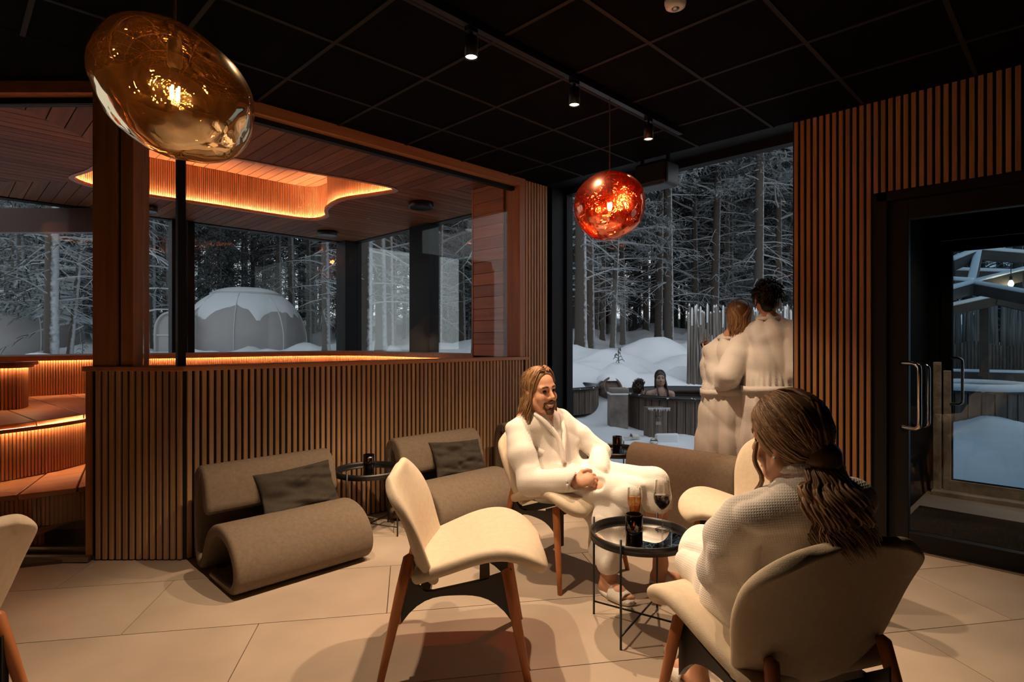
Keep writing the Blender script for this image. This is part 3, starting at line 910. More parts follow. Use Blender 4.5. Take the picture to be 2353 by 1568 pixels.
# ---- taupe lounge chairs: one bent band
def lounge_mesh(width):
    c = [(.222, .372), (.200, .44), (.170, .515), (.120, .552), (.068, .522), (.046, .42), (.046, .28), (.058, .14), (.088, .058), (.128, .043), (.172, .072), (.215, .150), (.280, .238), (.37, .284), (.48, .288), (.585, .252), (.655, .178), (.668, .100), (.628, .045), (.55, .030), (.42, .028), (.30, .028)]
    thk = [.040, .046, .046, .042, .036, .031, .029, .029, .029, .029, .029, .029, .030, .031, .032, .032, .031, .030, .027, .024, .022, .020]
    C = catmull([(a, b, t) for (a, b), t in zip(c, thk)], 5)
    L = []; R = []
    for i, p in enumerate(C):
        a = C[max(i-1, 0)]; b = C[min(i+1, len(C)-1)]
        t = np.array([b[0]-a[0], b[1]-a[1]]); t /= np.linalg.norm(t); n = np.array([-t[1], t[0]])
        L.append((p[0]+n[0]*p[2], max(.004, p[1]+n[1]*p[2]))); R.append((p[0]-n[0]*p[2], max(.004, p[1]-n[1]*p[2])))
    # rounded end caps of the band
    def cap(Lp, Rp, out):
        m = (np.array(Lp)+np.array(Rp))/2; r = np.linalg.norm(np.array(Lp)-np.array(Rp))/2
        res = []
        for k in range(1, 5):
            an = math.pi*k/5
            v = (np.array(Lp)-m)*math.cos(an) + np.array(out)*r*math.sin(an)
            res.append(tuple(m+v))
        return res
    t0 = np.array(C[0][:2])-np.array(C[1][:2]); t0 /= np.linalg.norm(t0)
    t1_ = np.array(C[-1][:2])-np.array(C[-2][:2]); t1_ /= np.linalg.norm(t1_)
    prof = L + cap(L[-1], R[-1], t1_) + R[::-1] + cap(R[0], L[0], t0)
    nL = len(L); n = len(prof)
    P = np.array(prof)
    # inward offset for the rounded side edge
    nxt = np.roll(P, -1, 0); prv = np.roll(P, 1, 0)
    tt = nxt-prv; tt /= np.linalg.norm(tt, axis=1)[:, None]
    area = 0.5*np.sum(P[:, 0]*nxt[:, 1]-nxt[:, 0]*P[:, 1])
    nn = np.stack([-tt[:, 1], tt[:, 0]], 1)*(1 if area > 0 else -1)   # inward
    rings = []
    r = .022
    for k in range(4):
        an = math.pi/2*k/3
        rings.append((r*(1-math.sin(an)), r*(1-math.cos(an))))
    rows = [(ins, y) for ins, y in rings] if False else []
    for k in range(5):
        an = math.pi/2*k/4
        rows.append((r*(1-math.sin(an)), -width/2 + r*(1-math.cos(an))))
    rows += [(0.0, width*(q/8-.5)) for q in range(1, 8)]
    for k in range(4, -1, -1):
        an = math.pi/2*k/4
        rows.append((r*(1-math.sin(an)), width/2 - r*(1-math.cos(an))))
    vs = []; fs = []
    for ins, y in rows:
        Q = P+nn*ins
        bulge = 0.0
        for q in Q: vs.append((q[0], y, max(q[1], .004)))
    for j in range(len(rows)-1):
        for i in range(n):
            k = (i+1) % n
            fs.append((j*n+i, j*n+k, (j+1)*n+k, (j+1)*n+i))
    # side caps as strips across the band
    def capfaces(base, flip):
        e1 = nL; e2 = nL+4
        for i in range(nL-1):
            a, b = i, i+1; c_, d_ = n-4-1-i-1, n-4-1-i
            f = (base+a, base+b, base+c_, base+d_)
            fs.append(f if flip else f[::-1])
        f = tuple(base+k for k in range(nL-1, nL+5)); fs.append(f if flip else f[::-1])
        f = tuple(base+k for k in [n-5, n-4, n-3, n-2, n-1, 0]); fs.append(f if flip else f[::-1])
    capfaces(0, True); capfaces((len(rows)-1)*n, False)
    me = bpy.data.meshes.new('cushion_band'); me.from_pydata(vs, [], fs); me.update()
    bm = bmesh.new(); bm.from_mesh(me); bmesh.ops.recalc_face_normals(bm, faces=bm.faces); bm.to_mesh(me); bm.free()
    return me
LME = lounge_mesh(.78)
def lounge(loc, rz, label):
    o = empty('lounge_chair', loc, rz); tag(o, label, 'lounge chair', 'taupe lounge chairs')
    link_mesh('cushion_band', LME, M['taupe'], o, True)
    for sy in (-.28, .28):
        MB().box((.09, sy-.02, 0.0), (.60, sy+.02, .006)).build('glide', M['bmetal'], o)
    return o
# local x = away from the wall, y = width ; band starts at wall
VL = VP-0.02-0.0
lounge((1.425, 3.66, 0), -math.pi/2, 'taupe felt lounge chair nearest the camera against the slatted partition')
lounge((2.70, 3.66, 0), -math.pi/2, 'taupe felt lounge chair behind the empty foreground chair')
lounge((3.80, 3.66, 0), -math.pi/2, 'taupe felt lounge chair in the corner behind the laughing man')
lounge((3.33, 1.86, 0), 0.0, 'taupe felt lounge chair turned to the tall window, seen from behind')

def cushion(name, label, loc, rot, w, h, t, seed):
    nx, ny = 28, 18
    vs = []; fs = []
    for side in (1, -1):
        for j in range(ny+1):
            for i in range(nx+1):
                x = -1+2*i/nx; y = -1+2*j/ny
                prof = max(0, (1-abs(x)**3.2))**.55*max(0, (1-abs(y)**3.2))**.55
                pin = 1-.10*(1-abs(y)**2)*abs(x)**6; pin2 = 1-.12*(1-abs(x)**2)*abs(y)**6
                wr = .020*mnoise.noise(Vector((x*1.1+seed, y*3.2+x*.8, side*.7)))-.022*(1-min(1, 5*abs(mnoise.noise(Vector((x*1.0+seed, y*2.6+.7*x, side))))))
                vs.append((x*w/2*pin, y*h/2*pin2, side*prof*(t/2+wr*1.6)))
    m = (nx+1)*(ny+1)
    for s, base in ((1, 0), (-1, m)):
        for j in range(ny):
            for i in range(nx):
                a = base+j*(nx+1)+i
                f = (a, a+1, a+nx+2, a+nx+1)
                fs.append(f if s > 0 else f[::-1])
    me = bpy.data.meshes.new(name); me.from_pydata(vs, [], fs); me.update()
    bm = bmesh.new(); bm.from_mesh(me); bmesh.ops.remove_doubles(bm, verts=bm.verts, dist=.0004); bm.to_mesh(me); bm.free()
    o = link_mesh(name, me, M['pillow'], None, True)
    o.location = loc; o.rotation_euler = rot
    tag(o, label, 'cushion', 'charcoal cushions'); add_subsurf(o, 1)
    return o
# cushions lean against the backs: local x along wall, y up the back, z towards room (-v)
def lean_cushion(u, v, z, roll, tilt, label, seed):
    o = cushion('cushion', label, (u, v, z), (0, 0, 0), .50, .29, .11, seed)
    mm = Matrix.Rotation(math.radians(90-tilt), 4, 'X') @ Matrix.Rotation(roll, 4, 'Z')
    o.rotation_euler = mm.to_euler()
    return o
lean_cushion(1.54, 3.375, .405, math.radians(3), 30, 'charcoal cushion on the lounge chair nearest the camera', 1.0)
lean_cushion(2.80, 3.375, .41, math.radians(-4), 30, 'charcoal cushion on the lounge chair behind the empty foreground chair', 5.0)

# ---- tray tables
def make_tray_table():
    o = empty('tray_table')
    R = .225
    MB().lathe([(R-.006, .405), (R, .400), (R, .437), (R-.008, .437), (R-.008, .412), (R-.006, .405)], 64).build('rim', M['bmetal'], o, True)
    MB().lathe([(0.0, .4135), (R-.007, .4135)], 64).build('glass_top', M['smoke'], o)
    for k in range(4):
        a = math.pi/2*k
        x, y = (R+.005)*math.cos(a), (R+.005)*math.sin(a)
        MB().tube([(x, y, 0.0), (x, y, .462)], .0052, 10).build('leg', M['bmetal'], o, True)
    for k in range(2):
        a = math.pi/2*k
        c, s = (R+.005)*math.cos(a), (R+.005)*math.sin(a)
        MB().tube([(c, s, .055+.006*k), (-c, -s, .055+.006*k)], .0045, 8).build('cross_bar', M['bmetal'], o, True)
    return o
tp = make_tray_table()
t0 = cw(.583, 2.60); t1w = Vector((2.062, 3.44, 0)); t2w = Vector((3.83, 2.66, 0))
for i, (p, rz, lab) in enumerate(((t0, math.radians(-45+57), 'round black tray table holding two wine glasses'), (t1w, .4, 'round black tray table between two lounge chairs'), (t2w, .3, 'round black tray table by the tall window behind the laughing man'))):
    o = tp if i == 0 else copy_tree(tp)
    o.location = p; o.rotation_euler = (0, 0, rz); tag(o, lab, 'table', 'tray tables')

# ---- candle glasses
def candle(loc, label, h=.13, r=.037):
    o = empty('candle_holder', loc); tag(o, label, 'candle holder', 'dark candle glasses')
    MB().lathe([(0, .0005), (r, .0005), (r, h), (r-.003, h), (r-.003, .010), (0, .010)], 36).build('glass', M['clear_dark'], o, True)
    MB().lathe([(0, .011), (r-.006, .011), (r-.006, h*.55), (0, h*.55)], 28).build('candle', M['wax'], o, True)
    MB().lathe([(0, h*.56), (.005, h*.56+.008), (.004, h*.56+.016), (0, h*.56+.028)], 12).build('flame', M['flame'], o, True)
    l = bpy.data.lights.new('candle_light', 'POINT'); l.energy = 0.35; l.color = (1, .5, .2); l.shadow_soft_size = .006
    lo = bpy.data.objects.new('candle_light', l); COL.objects.link(lo); lo.parent = o; lo.location = (0, 0, h*.56+.03)
TZ = .414
c = cw((1457-CX)/FPX*2.50, 2.50, TZ); candle(c, 'dark candle glass on the table with the two wine glasses')
candle(Vector((t1w.x, t1w.y, TZ)), 'dark candle glass on the table between two lounge chairs', .115)
candle(Vector((t2w.x+.0, t2w.y-.02, TZ)), 'dark candle glass on the table by the tall window', .125)

# ---- wine glasses
def wine_glass(loc, label, liquid, prof, level, parent=None, tilt=None):
    o = empty('wine_glass', loc)
    if label: tag(o, label, 'wine glass', 'wine glasses')
    MB().lathe(prof, 40).build('glass', M['clear'], o, True)
    lp = [(0, level[0]+.0015)]
    bowl = [(r, z) for r, z in prof if level[0] <= z < level[1]]
    lp += [(max(0, r-.0012), z+.001) for r, z in bowl]
    rt = float(np.interp(level[1], [z for r, z in prof if z >= level[0]], [r for r, z in prof if z >= level[0]]))-.0012
    lp += [(rt, level[1]), (0, level[1])]
    MB().lathe(lp, 40).build('wine', liquid, o, True)
    return o
red_prof = [(0.034, 0.0), (0.033, .002), (.012, .006), (.0045, .012), (.0036, .04), (.0036, .085), (.006, .094), (.020, .106), (.034, .124), (.0405, .145), (.041, .165), (.038, .195), (.033, .228)]
wht_prof = [(0.032, 0.0), (0.031, .002), (.011, .006), (.0045, .012), (.0038, .03), (.0045, .048), (.013, .060), (.024, .085), (.031, .112), (.0335, .14), (.0325, .17), (.0315, .192)]
redw = mat_plain('red_wine', (0.010, 0.001, 0.002), 0.05)
whtw = mat_pane('pale_wine', (0.95, 0.66, 0.32), 0.05)
wine_glass(cw((1522-CX)/FPX*2.685, 2.685, TZ), 'tall glass of red wine on the tray table', redw, red_prof, (.094, .160))
wine_glass(cw((1458-CX)/FPX*2.69, 2.69, TZ), 'smaller glass of pale sparkling wine on the tray table', whtw, wht_prof, (.06, .152))
# ================================================================== people (signed-distance bodies, surface nets)
def V3(*a): return np.array(a, float)

class Body:
    """smooth union of rounded cones and ellipsoids, meshed with surface nets"""
    def __init__(self): self.ops = []
    def cone(self, a, ra, b, rb, k=0.02, sub=False, flat=None):
        self.ops.append(('c', V3(*a), ra, V3(*b), rb, k, sub, flat)); return self
    def chain(self, pts, rs, k=0.02, flat=None):
        for i in range(len(pts)-1): self.cone(pts[i], rs[i], pts[i+1], rs[i+1], k, False, flat)
        return self
    def ell(self, c, rad, axes=None, k=0.02, sub=False):
        A = np.eye(3) if axes is None else np.array(axes, float)
        self.ops.append(('e', V3(*c), V3(*rad), A, 0, k, sub, None)); return self
    def bounds(self):
        lo = np.full(3, 9e9); hi = -lo
        for o in self.ops:
            if o[6]: continue
            if o[0] == 'c':
                for p, r in ((o[1], o[2]), (o[3], o[4])): lo = np.minimum(lo, p-r); hi = np.maximum(hi, p+r)
            else:
                r = o[2].max(); lo = np.minimum(lo, o[1]-r); hi = np.maximum(hi, o[1]+r)
        return lo-.03, hi+.03
    def field(self, h):
        lo, hi = self.bounds()
        n = np.ceil((hi-lo)/h).astype(int)+1
        F = np.full(n, .2, np.float32)
        for o in self.ops:
            kind, a, ra, b, rb, k, sub, flat = o
            pad = k+.045
            if kind == 'c':
                l2 = np.minimum(a-ra, b-rb)-pad; h2 = np.maximum(a+ra, b+rb)+pad
            else:
                r = ra.max(); l2 = a-r-pad; h2 = a+r+pad
            i0 = np.clip(np.floor((l2-lo)/h).astype(int), 0, n-1); i1 = np.clip(np.ceil((h2-lo)/h).astype(int)+1, 1, n)
            if (i1 <= i0).any(): continue
            ax = [lo[d]+h*np.arange(i0[d], i1[d]) for d in range(3)]
            P = np.stack(np.meshgrid(*ax, indexing='ij'), -1).astype(np.float32)
            if kind == 'c':
                a_, b_ = a, b
                if flat is not None:
                    ax_, sc = flat; ax_ = V3(*ax_)/np.linalg.norm(ax_)
                    def fl(p): return p + (p@ax_)[..., None]*ax_*(sc-1)
                    P = fl(P); a_ = fl(a[None])[0]; b_ = fl(b[None])[0]
                d = b_-a_; L = max(d@d, 1e-9)
                t = np.clip(((P-a_)@d)/L, 0, 1)
                D = np.linalg.norm(P-a_-t[..., None]*d, axis=-1)-(ra+(rb-ra)*t)
            else:
                Q = (P-a)@b.T
                k0 = np.linalg.norm(Q/ra, axis=-1); k1 = np.linalg.norm(Q/(ra*ra), axis=-1)+1e-9
                D = k0*(k0-1)/k1
            sl = tuple(slice(i0[d], i1[d]) for d in range(3))
            f = F[sl]
            if sub:
                D = -D; hh = np.clip(.5-.5*(f-D)/k, 0, 1); F[sl] = f+(D-f)*hh+k*hh*(1-hh)
            else:
                hh = np.clip(.5+.5*(D-f)/k, 0, 1); F[sl] = D+(f-D)*hh-k*hh*(1-hh)
        return F, lo, h
    def mesh(self, h, disp=None, smooth=1):
        F, lo, h = self.field(h)
        if disp is not None:
            ax = [lo[d]+h*np.arange(F.shape[d]) for d in range(3)]
            near = np.abs(F) < .05
            idx = np.argwhere(near)
            P = lo+idx*h
            F[near] += disp(P).astype(np.float32)
        return nets(F, lo, h, smooth)

def nets(F, lo, h, smooth=1):
    S = F < 0
    nx, ny, nz = F.shape
    c = np.zeros((nx-1, ny-1, nz-1), np.int8)
    for dx in (0, 1):
        for dy in (0, 1):
            for dz in (0, 1):
                c += S[dx:nx-1+dx, dy:ny-1+dy, dz:nz-1+dz]
    act = (c > 0) & (c < 8)
    cells = np.argwhere(act)
    ids = np.full(act.shape, -1, np.int64); ids[act] = np.arange(len(cells))
    acc = np.zeros((len(cells), 3)); cnt = np.zeros(len(cells))
    corners = [(a, b, d) for a in (0, 1) for b in (0, 1) for d in (0, 1)]
    for p in corners:
        for ax in range(3):
            if p[ax]: continue
            q = list(p); q[ax] = 1
            fa = F[cells[:, 0]+p[0], cells[:, 1]+p[1], cells[:, 2]+p[2]]; fb = F[cells[:, 0]+q[0], cells[:, 1]+q[1], cells[:, 2]+q[2]]
            m = (fa < 0) != (fb < 0)
            t = fa[m]/(fa[m]-fb[m])
            pt = np.tile(np.array(p, float), (m.sum(), 1)); pt[:, ax] = t
            acc[m] += pt; cnt[m] += 1
    V = lo+(cells+acc/cnt[:, None])*h
    faces = []
    for ax in range(3):
        o1, o2 = [(1, 2), (2, 0), (0, 1)][ax]
        sl0 = [slice(1, -1)]*3; sl1 = [slice(1, -1)]*3
        sl0[ax] = slice(0, F.shape[ax]-1); sl1[ax] = slice(1, F.shape[ax])
        A = S[tuple(sl0)]; B = S[tuple(sl1)]
        e = np.argwhere(A != B)
        if len(e) == 0: continue
        inside = A[tuple(e.T)]
        e = e + np.array([0 if d == ax else 1 for d in range(3)])
        def cid(d1, d2):
            q = e.copy(); q[:, o1] -= d1; q[:, o2] -= d2
            return ids[q[:, 0], q[:, 1], q[:, 2]]
        quad = np.stack([cid(0, 0), cid(1, 0), cid(1, 1), cid(0, 1)], 1)
        quad[~inside] = quad[~inside][:, ::-1]
        faces.append(quad)
    Fc = np.concatenate(faces); Fc = Fc[(Fc >= 0).all(1)]
    for _ in range(smooth):
        sm_ = np.zeros_like(V); ct = np.zeros(len(V))
        for i in range(4):
            a, b = Fc[:, i], Fc[:, (i+1) % 4]
            np.add.at(sm_, a, V[b]); np.add.at(ct, a, 1)
            np.add.at(sm_, b, V[a]); np.add.at(ct, b, 1)
        V = .45*V+.55*sm_/np.maximum(ct, 1)[:, None]
    return V, Fc

def drape(bx, by, zb, zh, seed, n=11):
    base = folds(seed, .007, 12, 6); w = warp_noise(seed+2, 3.0, 3)
    def f(P):
        th = np.arctan2(P[:, 1]-by, P[:, 0]-bx); z = P[:, 2]; nn = w(P*np.array([1, 1, .6]))
        t = np.clip((zb-z)/(zb-zh), 0, 1); low = (z < zb)
        def tri(a): return np.abs(((a/(2*math.pi)) % 1)*2-1)**1.4*2-1
        skirt = (.005+.021*t**.8)*tri(n*th+2.2*nn+.8*np.sin(2*th))
        gather = .014*np.exp(-np.abs(z-zb)/.07)*tri(2.1*n*th+3*nn)
        upd = .0150*tri(5*th+13*(z-zb)+3.0*nn)*np.clip((z-zb)/.12, 0, 1)
        return np.where(low, skirt, upd)+gather+base(P)*.9
    return f

def np_obj(name, V, F, mat, parent, smooth=True):
    me = bpy.data.meshes.new(name)
    me.vertices.add(len(V)); me.vertices.foreach_set('co', np.asarray(V, np.float32).ravel())
    k = F.shape[1]
    me.loops.add(len(F)*k); me.loops.foreach_set('vertex_index', F.ravel().astype(np.int32))
    me.polygons.add(len(F)); me.polygons.foreach_set('loop_start', (np.arange(len(F))*k).astype(np.int32))
    try: me.polygons.foreach_set('loop_total', np.full(len(F), k, np.int32))
    except Exception: pass
    me.update(calc_edges=True); me.validate()
    return link_mesh(name, me, mat, parent, smooth)

def warp_noise(seed, freq, n=5):
    r = np.random.RandomState(seed)
    D = r.normal(size=(n, 3)); D /= np.linalg.norm(D, axis=1)[:, None]
    ph = r.uniform(0, 6.28, n); fr = freq*r.uniform(.7, 1.5, n)
    def f(P):
        s = 0
        for i in range(n): s = s+np.sin((P@D[i])*fr[i]+ph[i]+1.3*np.sin((P@D[(i+1) % n])*fr[i]*.6))
        return s/n
    return f

def folds(seed, amp, kxy=26, kz=3, small=.0022):
    """soft billows with creased valleys"""
    a = warp_noise(seed, 1.0, 3); b = warp_noise(seed+7, 1.0, 3); w = warp_noise(seed+3, 34, 3); g_ = warp_noise(seed+11, 5.0, 4)
    def crease(n): return (1-np.minimum(1, np.abs(n)*1.7))**1.6
    def f(P):
        Q = P*np.array([kxy, kxy, kz]); R = P@np.array([[12, 3, 8], [-3, 12, 10], [9, -8, 9]])
        m = np.clip(.55+.8*g_(P), .1, 1.2)
        return amp*(1.5*crease(a(Q))*m+1.1*crease(b(R))*(1.3-m)-.55)+amp*.5*a(Q*.6+2)+small*w(P)
    return f

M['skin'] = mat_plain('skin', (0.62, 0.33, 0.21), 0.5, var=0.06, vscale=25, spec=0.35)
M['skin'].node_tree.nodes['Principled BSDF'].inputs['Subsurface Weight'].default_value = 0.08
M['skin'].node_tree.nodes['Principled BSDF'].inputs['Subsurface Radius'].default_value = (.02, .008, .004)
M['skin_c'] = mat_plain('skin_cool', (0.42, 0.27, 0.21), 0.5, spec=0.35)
M['robe'] = mat_waffle('white_waffle_robe', pitch=0.0065, strength=0.28)
M['robe_s'] = mat_waffle('white_waffle_robe_large', pitch=0.0090, strength=0.5)
M['eye'] = mat_plain('eye_dark', (0.02, 0.012, 0.008), 0.15)
M['eyew'] = mat_plain('eye_white', (0.75, 0.70, 0.64), 0.2)
M['lip'] = mat_plain('lips', (0.50, 0.17, 0.12), 0.4)
M['teeth'] = mat_plain('teeth', (0.8, 0.74, 0.65), 0.25)
M['slipper'] = mat_plain('white_terry', (0.74, 0.69, 0.62), 0.95, bump=0.4, bscale=300, spec=0.1)

def mat_hair(name, c0, c1, rough=0.38):
    m, nt, b = new_mat(name)
    at = N(nt, 'ShaderNodeAttribute'); at.attribute_name = 'tone'
    cr = N(nt, 'ShaderNodeValToRGB')
    cr.color_ramp.elements[0].color = (*c0, 1); cr.color_ramp.elements[1].color = (*c1, 1)
    nt.links.new(at.outputs['Fac'], cr.inputs[0]); nt.links.new(cr.outputs[0], b.inputs['Base Color'])
    b.inputs['Roughness'].default_value = rough; b.inputs['Specular IOR Level'].default_value = 0.45
    b.inputs['Anisotropic'].default_value = 0.4
    return m
M['hair_b'] = mat_hair('dark_blonde_hair', (0.13, 0.062, 0.026), (0.40, 0.225, 0.105))
M['hair_w'] = mat_hair('brown_blonde_hair', (0.15, 0.075, 0.036), (0.55, 0.35, 0.20))
M['hair_k'] = mat_hair('dark_brown_hair', (0.008, 0.005, 0.004), (0.03, 0.018, 0.012))
M['hair_wet'] = mat_hair('wet_brown_hair', (0.012, 0.009, 0.008), (0.04, 0.03, 0.025), .3)
M['beard'] = mat_plain('brown_beard', (0.10, 0.042, 0.018), 0.7, bump=.6, bscale=300)

def strands(name, paths, mat, parent, n=5, seed=0, extra=None):
    """paths: list of (points, radius_start, radius_mid, radius_end)"""
    r = random.Random(seed); vs = []; fs = []; tone = []
    for pts, r0, rm, r1 in paths:
        mb = MB(); q = len(pts)
        rad = [float(np.interp(i/(q-1), [0, .45, 1], [r0, rm, r1])) for i in range(q)]
        mb.tube(pts, rad, n)
        k = len(vs); vs += mb.v; fs += [tuple(i+k for i in f) for f in mb.f]
        tone += [min(1, max(0, r.gauss(.5, .26)))]*len(mb.v)
    if extra is not None:
        EV, EF, tv = extra
        k = len(vs); vs += [tuple(p) for p in EV]; fs += [tuple(int(i)+k for i in f) for f in EF]; tone += [tv]*len(EV)
    o = mesh_obj(name, vs, fs, mat, parent, True)
    at = o.data.attributes.new('tone', 'FLOAT', 'POINT'); at.data.foreach_set('value', tone)
    return o

def frame3(f, l=None, up=(0, 0, 1)):
    f = V3(*f); f /= np.linalg.norm(f); up = V3(*up)
    l = np.cross(up, f); l /= np.linalg.norm(l); u = np.cross(f, l)
    return f, l, u

def add_head(B, C, fwd, up=(0, 0, 1), s=1.0, neck=None, smile=True):
    C = V3(*C); f, l, u = frame3(fwd, None, up)
    ax = np.array([f, l, u])
    def p(a, b, c): return C+s*(f*a+l*b+u*c)
    B.ell(p(-.012, 0, .030), s*V3(.098, .076, .098), ax, .02)
    B.ell(p(.022, 0, -.045), s*V3(.070, .060, .080), ax, .025)
    B.cone(p(.052, -.022, -.100), .018*s, p(.052, .022, -.100), .018*s, .02)
    B.cone(p(.062, 0, -.105), .018*s, p(.064, 0, -.100), .018*s, .015)
    B.cone(p(.088, 0, .010), .0075*s, p(.110, 0, -.030), .0125*s, .012)
    for e in (-1, 1):
        B.cone(p(.098, .010*e, -.034), .008*s, p(.094, .014*e, -.036), .007*s, .008)
        B.cone(p(.078, .012*e, .024), .012*s, p(.066, .046*e, .022), .012*s, .015)
        B.ell(p(.055, .042*e, -.034), s*V3(.030, .024, .026), ax, .02)
        B.ell(p(.094, .031*e, .003), s*V3(.016, .016, .010), ax, .010, sub=True)
        B.ell(p(-.008, .078*e, -.006), s*V3(.018, .010, .032), ax, .006)
        B.cone(p(.0, .062*e, -.055), .022*s, p(.045, .040*e, -.092), .018*s, .025)
    if neck is not None: B.cone(p(-.025, 0, -.075), .052*s, V3(*neck), .062*s, .03)
    return p

def face_parts(p, s, parent, smile=True):
    for e in (-1, 1):
        mb = MB(); c = p(.0745, .031*e, .003)
        bm = bmesh.new(); bmesh.ops.create_uvsphere(bm, u_segments=14, v_segments=10, radius=.0115*s)
        me = bpy.data.meshes.new('eye'); bm.to_mesh(me); bm.free()
        link_mesh('eye', me, M['eye'], parent, True, tuple(c))
        MB().tube([p(.088, .014*e, .026), p(.090, .028*e, .032), p(.078, .048*e, .026)], [.0045*s, .0055*s, .003*s], 6).build('eyebrow', M['beard'], parent, True)
    k = 1.0 if smile else .7
    MB().tube([p(.074, -.031*k, -.060), p(.088, -.015, -.067), p(.091, 0, -.069), p(.088, .015, -.067), p(.074, .031*k, -.060)], [.003*s, .006*s, .0065*s, .006*s, .003*s], 8).build('lip', M['lip'], parent, True)
    MB().tube([p(.074, -.030*k, -.062), p(.086, -.014, -.080), p(.089, 0, -.082), p(.086, .014, -.080), p(.074, .030*k, -.062)], [.003*s, .0065*s, .007*s, .0065*s, .003*s], 8).build('lip', M['lip'], parent, True)
    if smile:
        MB().tube([p(.078, -.026, -.064), p(.0905, -.012, -.0735), p(.0925, 0, -.0755), p(.0905, .012, -.0735), p(.078, .026, -.064)], [.003*s, .0055*s, .006*s, .0055*s, .003*s], 8).build('teeth', M['teeth'], parent, True)

def add_hand(B, W, D, Nn, side, curl=.5, s=1.0, thumb=1.0, spread=.0):
    """W wrist, D towards the knuckles, Nn back of the hand, side = thumb side"""
    W = V3(*W); D = V3(*D)/np.linalg.norm(D); Nn = V3(*Nn); Nn -= D*(Nn@D); Nn /= np.linalg.norm(Nn)
    T = np.cross(D, Nn); T *= np.sign(T@V3(*side)) or 1
    B.cone(W+D*.005*s, .026*s, W+D*.05*s, .034*s, .012, flat=(tuple(Nn), 1.7))
    B.cone(W+D*.05*s-T*.012*s, .030*s, W+D*.078*s, .032*s, .012, flat=(tuple(Nn), 1.9))
    lens = [(.040, .026, .020), (.045, .029, .022), (.042, .027, .021), (.034, .021, .018)]
    for i, L in enumerate(lens):
        o = W+D*(.082-.004*abs(i-1.2))*s+T*(.030-.0195*i)*s
        ang = 0; q = o; c0 = D
        for j, seg in enumerate(L):
            ang += curl*(.75, 1.0, .7)[j]*(1+.06*i)
            d = D*math.cos(ang)-Nn*math.sin(ang)+T*spread*(1.5-i)*.06
            e = q+d*seg*s
            B.cone(q, (.0098-.0009*j)*s, e, (.0092-.0010*j)*s, .004)
            q = e
    o = W+D*.022*s+T*.026*s
    q = o
    for j, (seg, a) in enumerate(((.040, .75), (.032, .45), (.026, .2))):
        d = D*math.cos(a)+T*math.sin(a)*thumb-Nn*(.25+.35*curl*j)
        d /= np.linalg.norm(d); e = q+d*seg*s
        B.cone(q, (.0125-.001*j)*s, e, (.0112-.001*j)*s, .006); q = e

def slipper(parent, heel, toe, name='slipper'):
    """open slipper: sole and strap, on the floor from heel to toe (x, y)"""
    h = V3(heel[0], heel[1], 0); t = V3(toe[0], toe[1], 0); d = t-h; L = np.linalg.norm(d); d /= L; s = np.array([-d[1], d[0], 0])
    out = []
    for k in range(28):
        a = 2*math.pi*k/28; c_, s_ = math.cos(a), math.sin(a)
        x = L/2+c_*L/2; w = .046+.008*c_
        y = math.copysign(abs(s_)**.8, s_)*w
        out.append(h+d*x+s*y)
    o = MB().prism([(p[0], p[1]) for p in out], .002, .022).build(name, M['slipper'], parent, True); add_bevel(o, .006, 2)
    vs = []; fs = []
    for i in range(9):
        x = L*(.46+.38*i/8)
        for j in range(11):
            a = math.pi*j/10
            w = .050+.004*math.cos(2*math.pi*(x/L-.5)); hh = .062-.020*i/8
            p = h+d*x+s*math.cos(a)*w+np.array([0, 0, .008+hh*math.sin(a)**.7]); vs.append(tuple(p))
    for i in range(8):
        for j in range(10): fs.append((i*11+j, i*11+j+1, (i+1)*11+j+1, (i+1)*11+j))
    st = mesh_obj('strap', vs, fs, M['slipper'], o, True); m = st.modifiers.new('s', 'SOLIDIFY'); m.thickness = .006
    return o

def add_foot(B, ankle, heel, toe):
    a = V3(*ankle); h = V3(heel[0], heel[1], .03); t = V3(toe[0], toe[1], .03); d = (t-h)/np.linalg.norm(t-h); s = np.array([-d[1], d[0], 0])
    B.cone(a, .036, h+d*.05+np.array([0, 0, .03]), .034, .02)
    B.cone(h+d*.035, .030, h+d*.14+np.array([0, 0, .012]), .034, .025)
    B.cone(h+d*.13, .030, t-d*.07+np.array([0, 0, -.004]), .028, .02, flat=((0, 0, 1), 1.3))
    for i in range(5):
        o = t-d*(.065+.006*i)+s*(.026-.014*i); B.cone(o, .011, o+d*(.045-.004*i), .0105-.0008*i, .006)

def person(label, xb, db):
    e = empty('person', cw(xb, db), -math.pi/4); tag(e, label, 'person')
    return e, V3(xb, db, 0)

def jp(x, y, d): return V3((x-CX)/FPX*d, d, HC+(CY-y)/FPX*d)

# ---------------------------------------------------------------- laughing man in the chair
P1, o1 = person('laughing man with shoulder-length hair in a white waffle robe, seated in a cream chair', .27, 3.30)
f = V3(.62, -.785, 0); l = V3(.785, .62, 0)
hipc = V3(.265, 3.30, .50)
hipR, hipL = hipc-l*.09, hipc+l*.09
kneeR, kneeL = V3(.60, 2.93, .515), V3(.775, 3.10, .535)
ankR, ankL = jp(1398, 1322, 2.95), V3(.795, 3.06, .11)
neck = V3(.155, 3.30, .905)
shR, shL = neck-l*.160+V3(0, 0, -.105), neck+l*.165+V3(0, 0, -.085)
elR = jp(1222, 1108, 3.06); wrR = jp(1318, 1106, 2.99); haR = (wrR+jp(1360, 1100, 3.0))/2
elL = jp(1378, 1040, 3.32); wrL = jp(1375, 1094, 3.10)
headC = jp(1241, 897, 3.235)
hf = V3(.60, -.80, -.04)
B = Body()
pf = add_head(B, headC, hf, (-.12, .02, 1), 1.0, neck+V3(-.01, .0, .0))
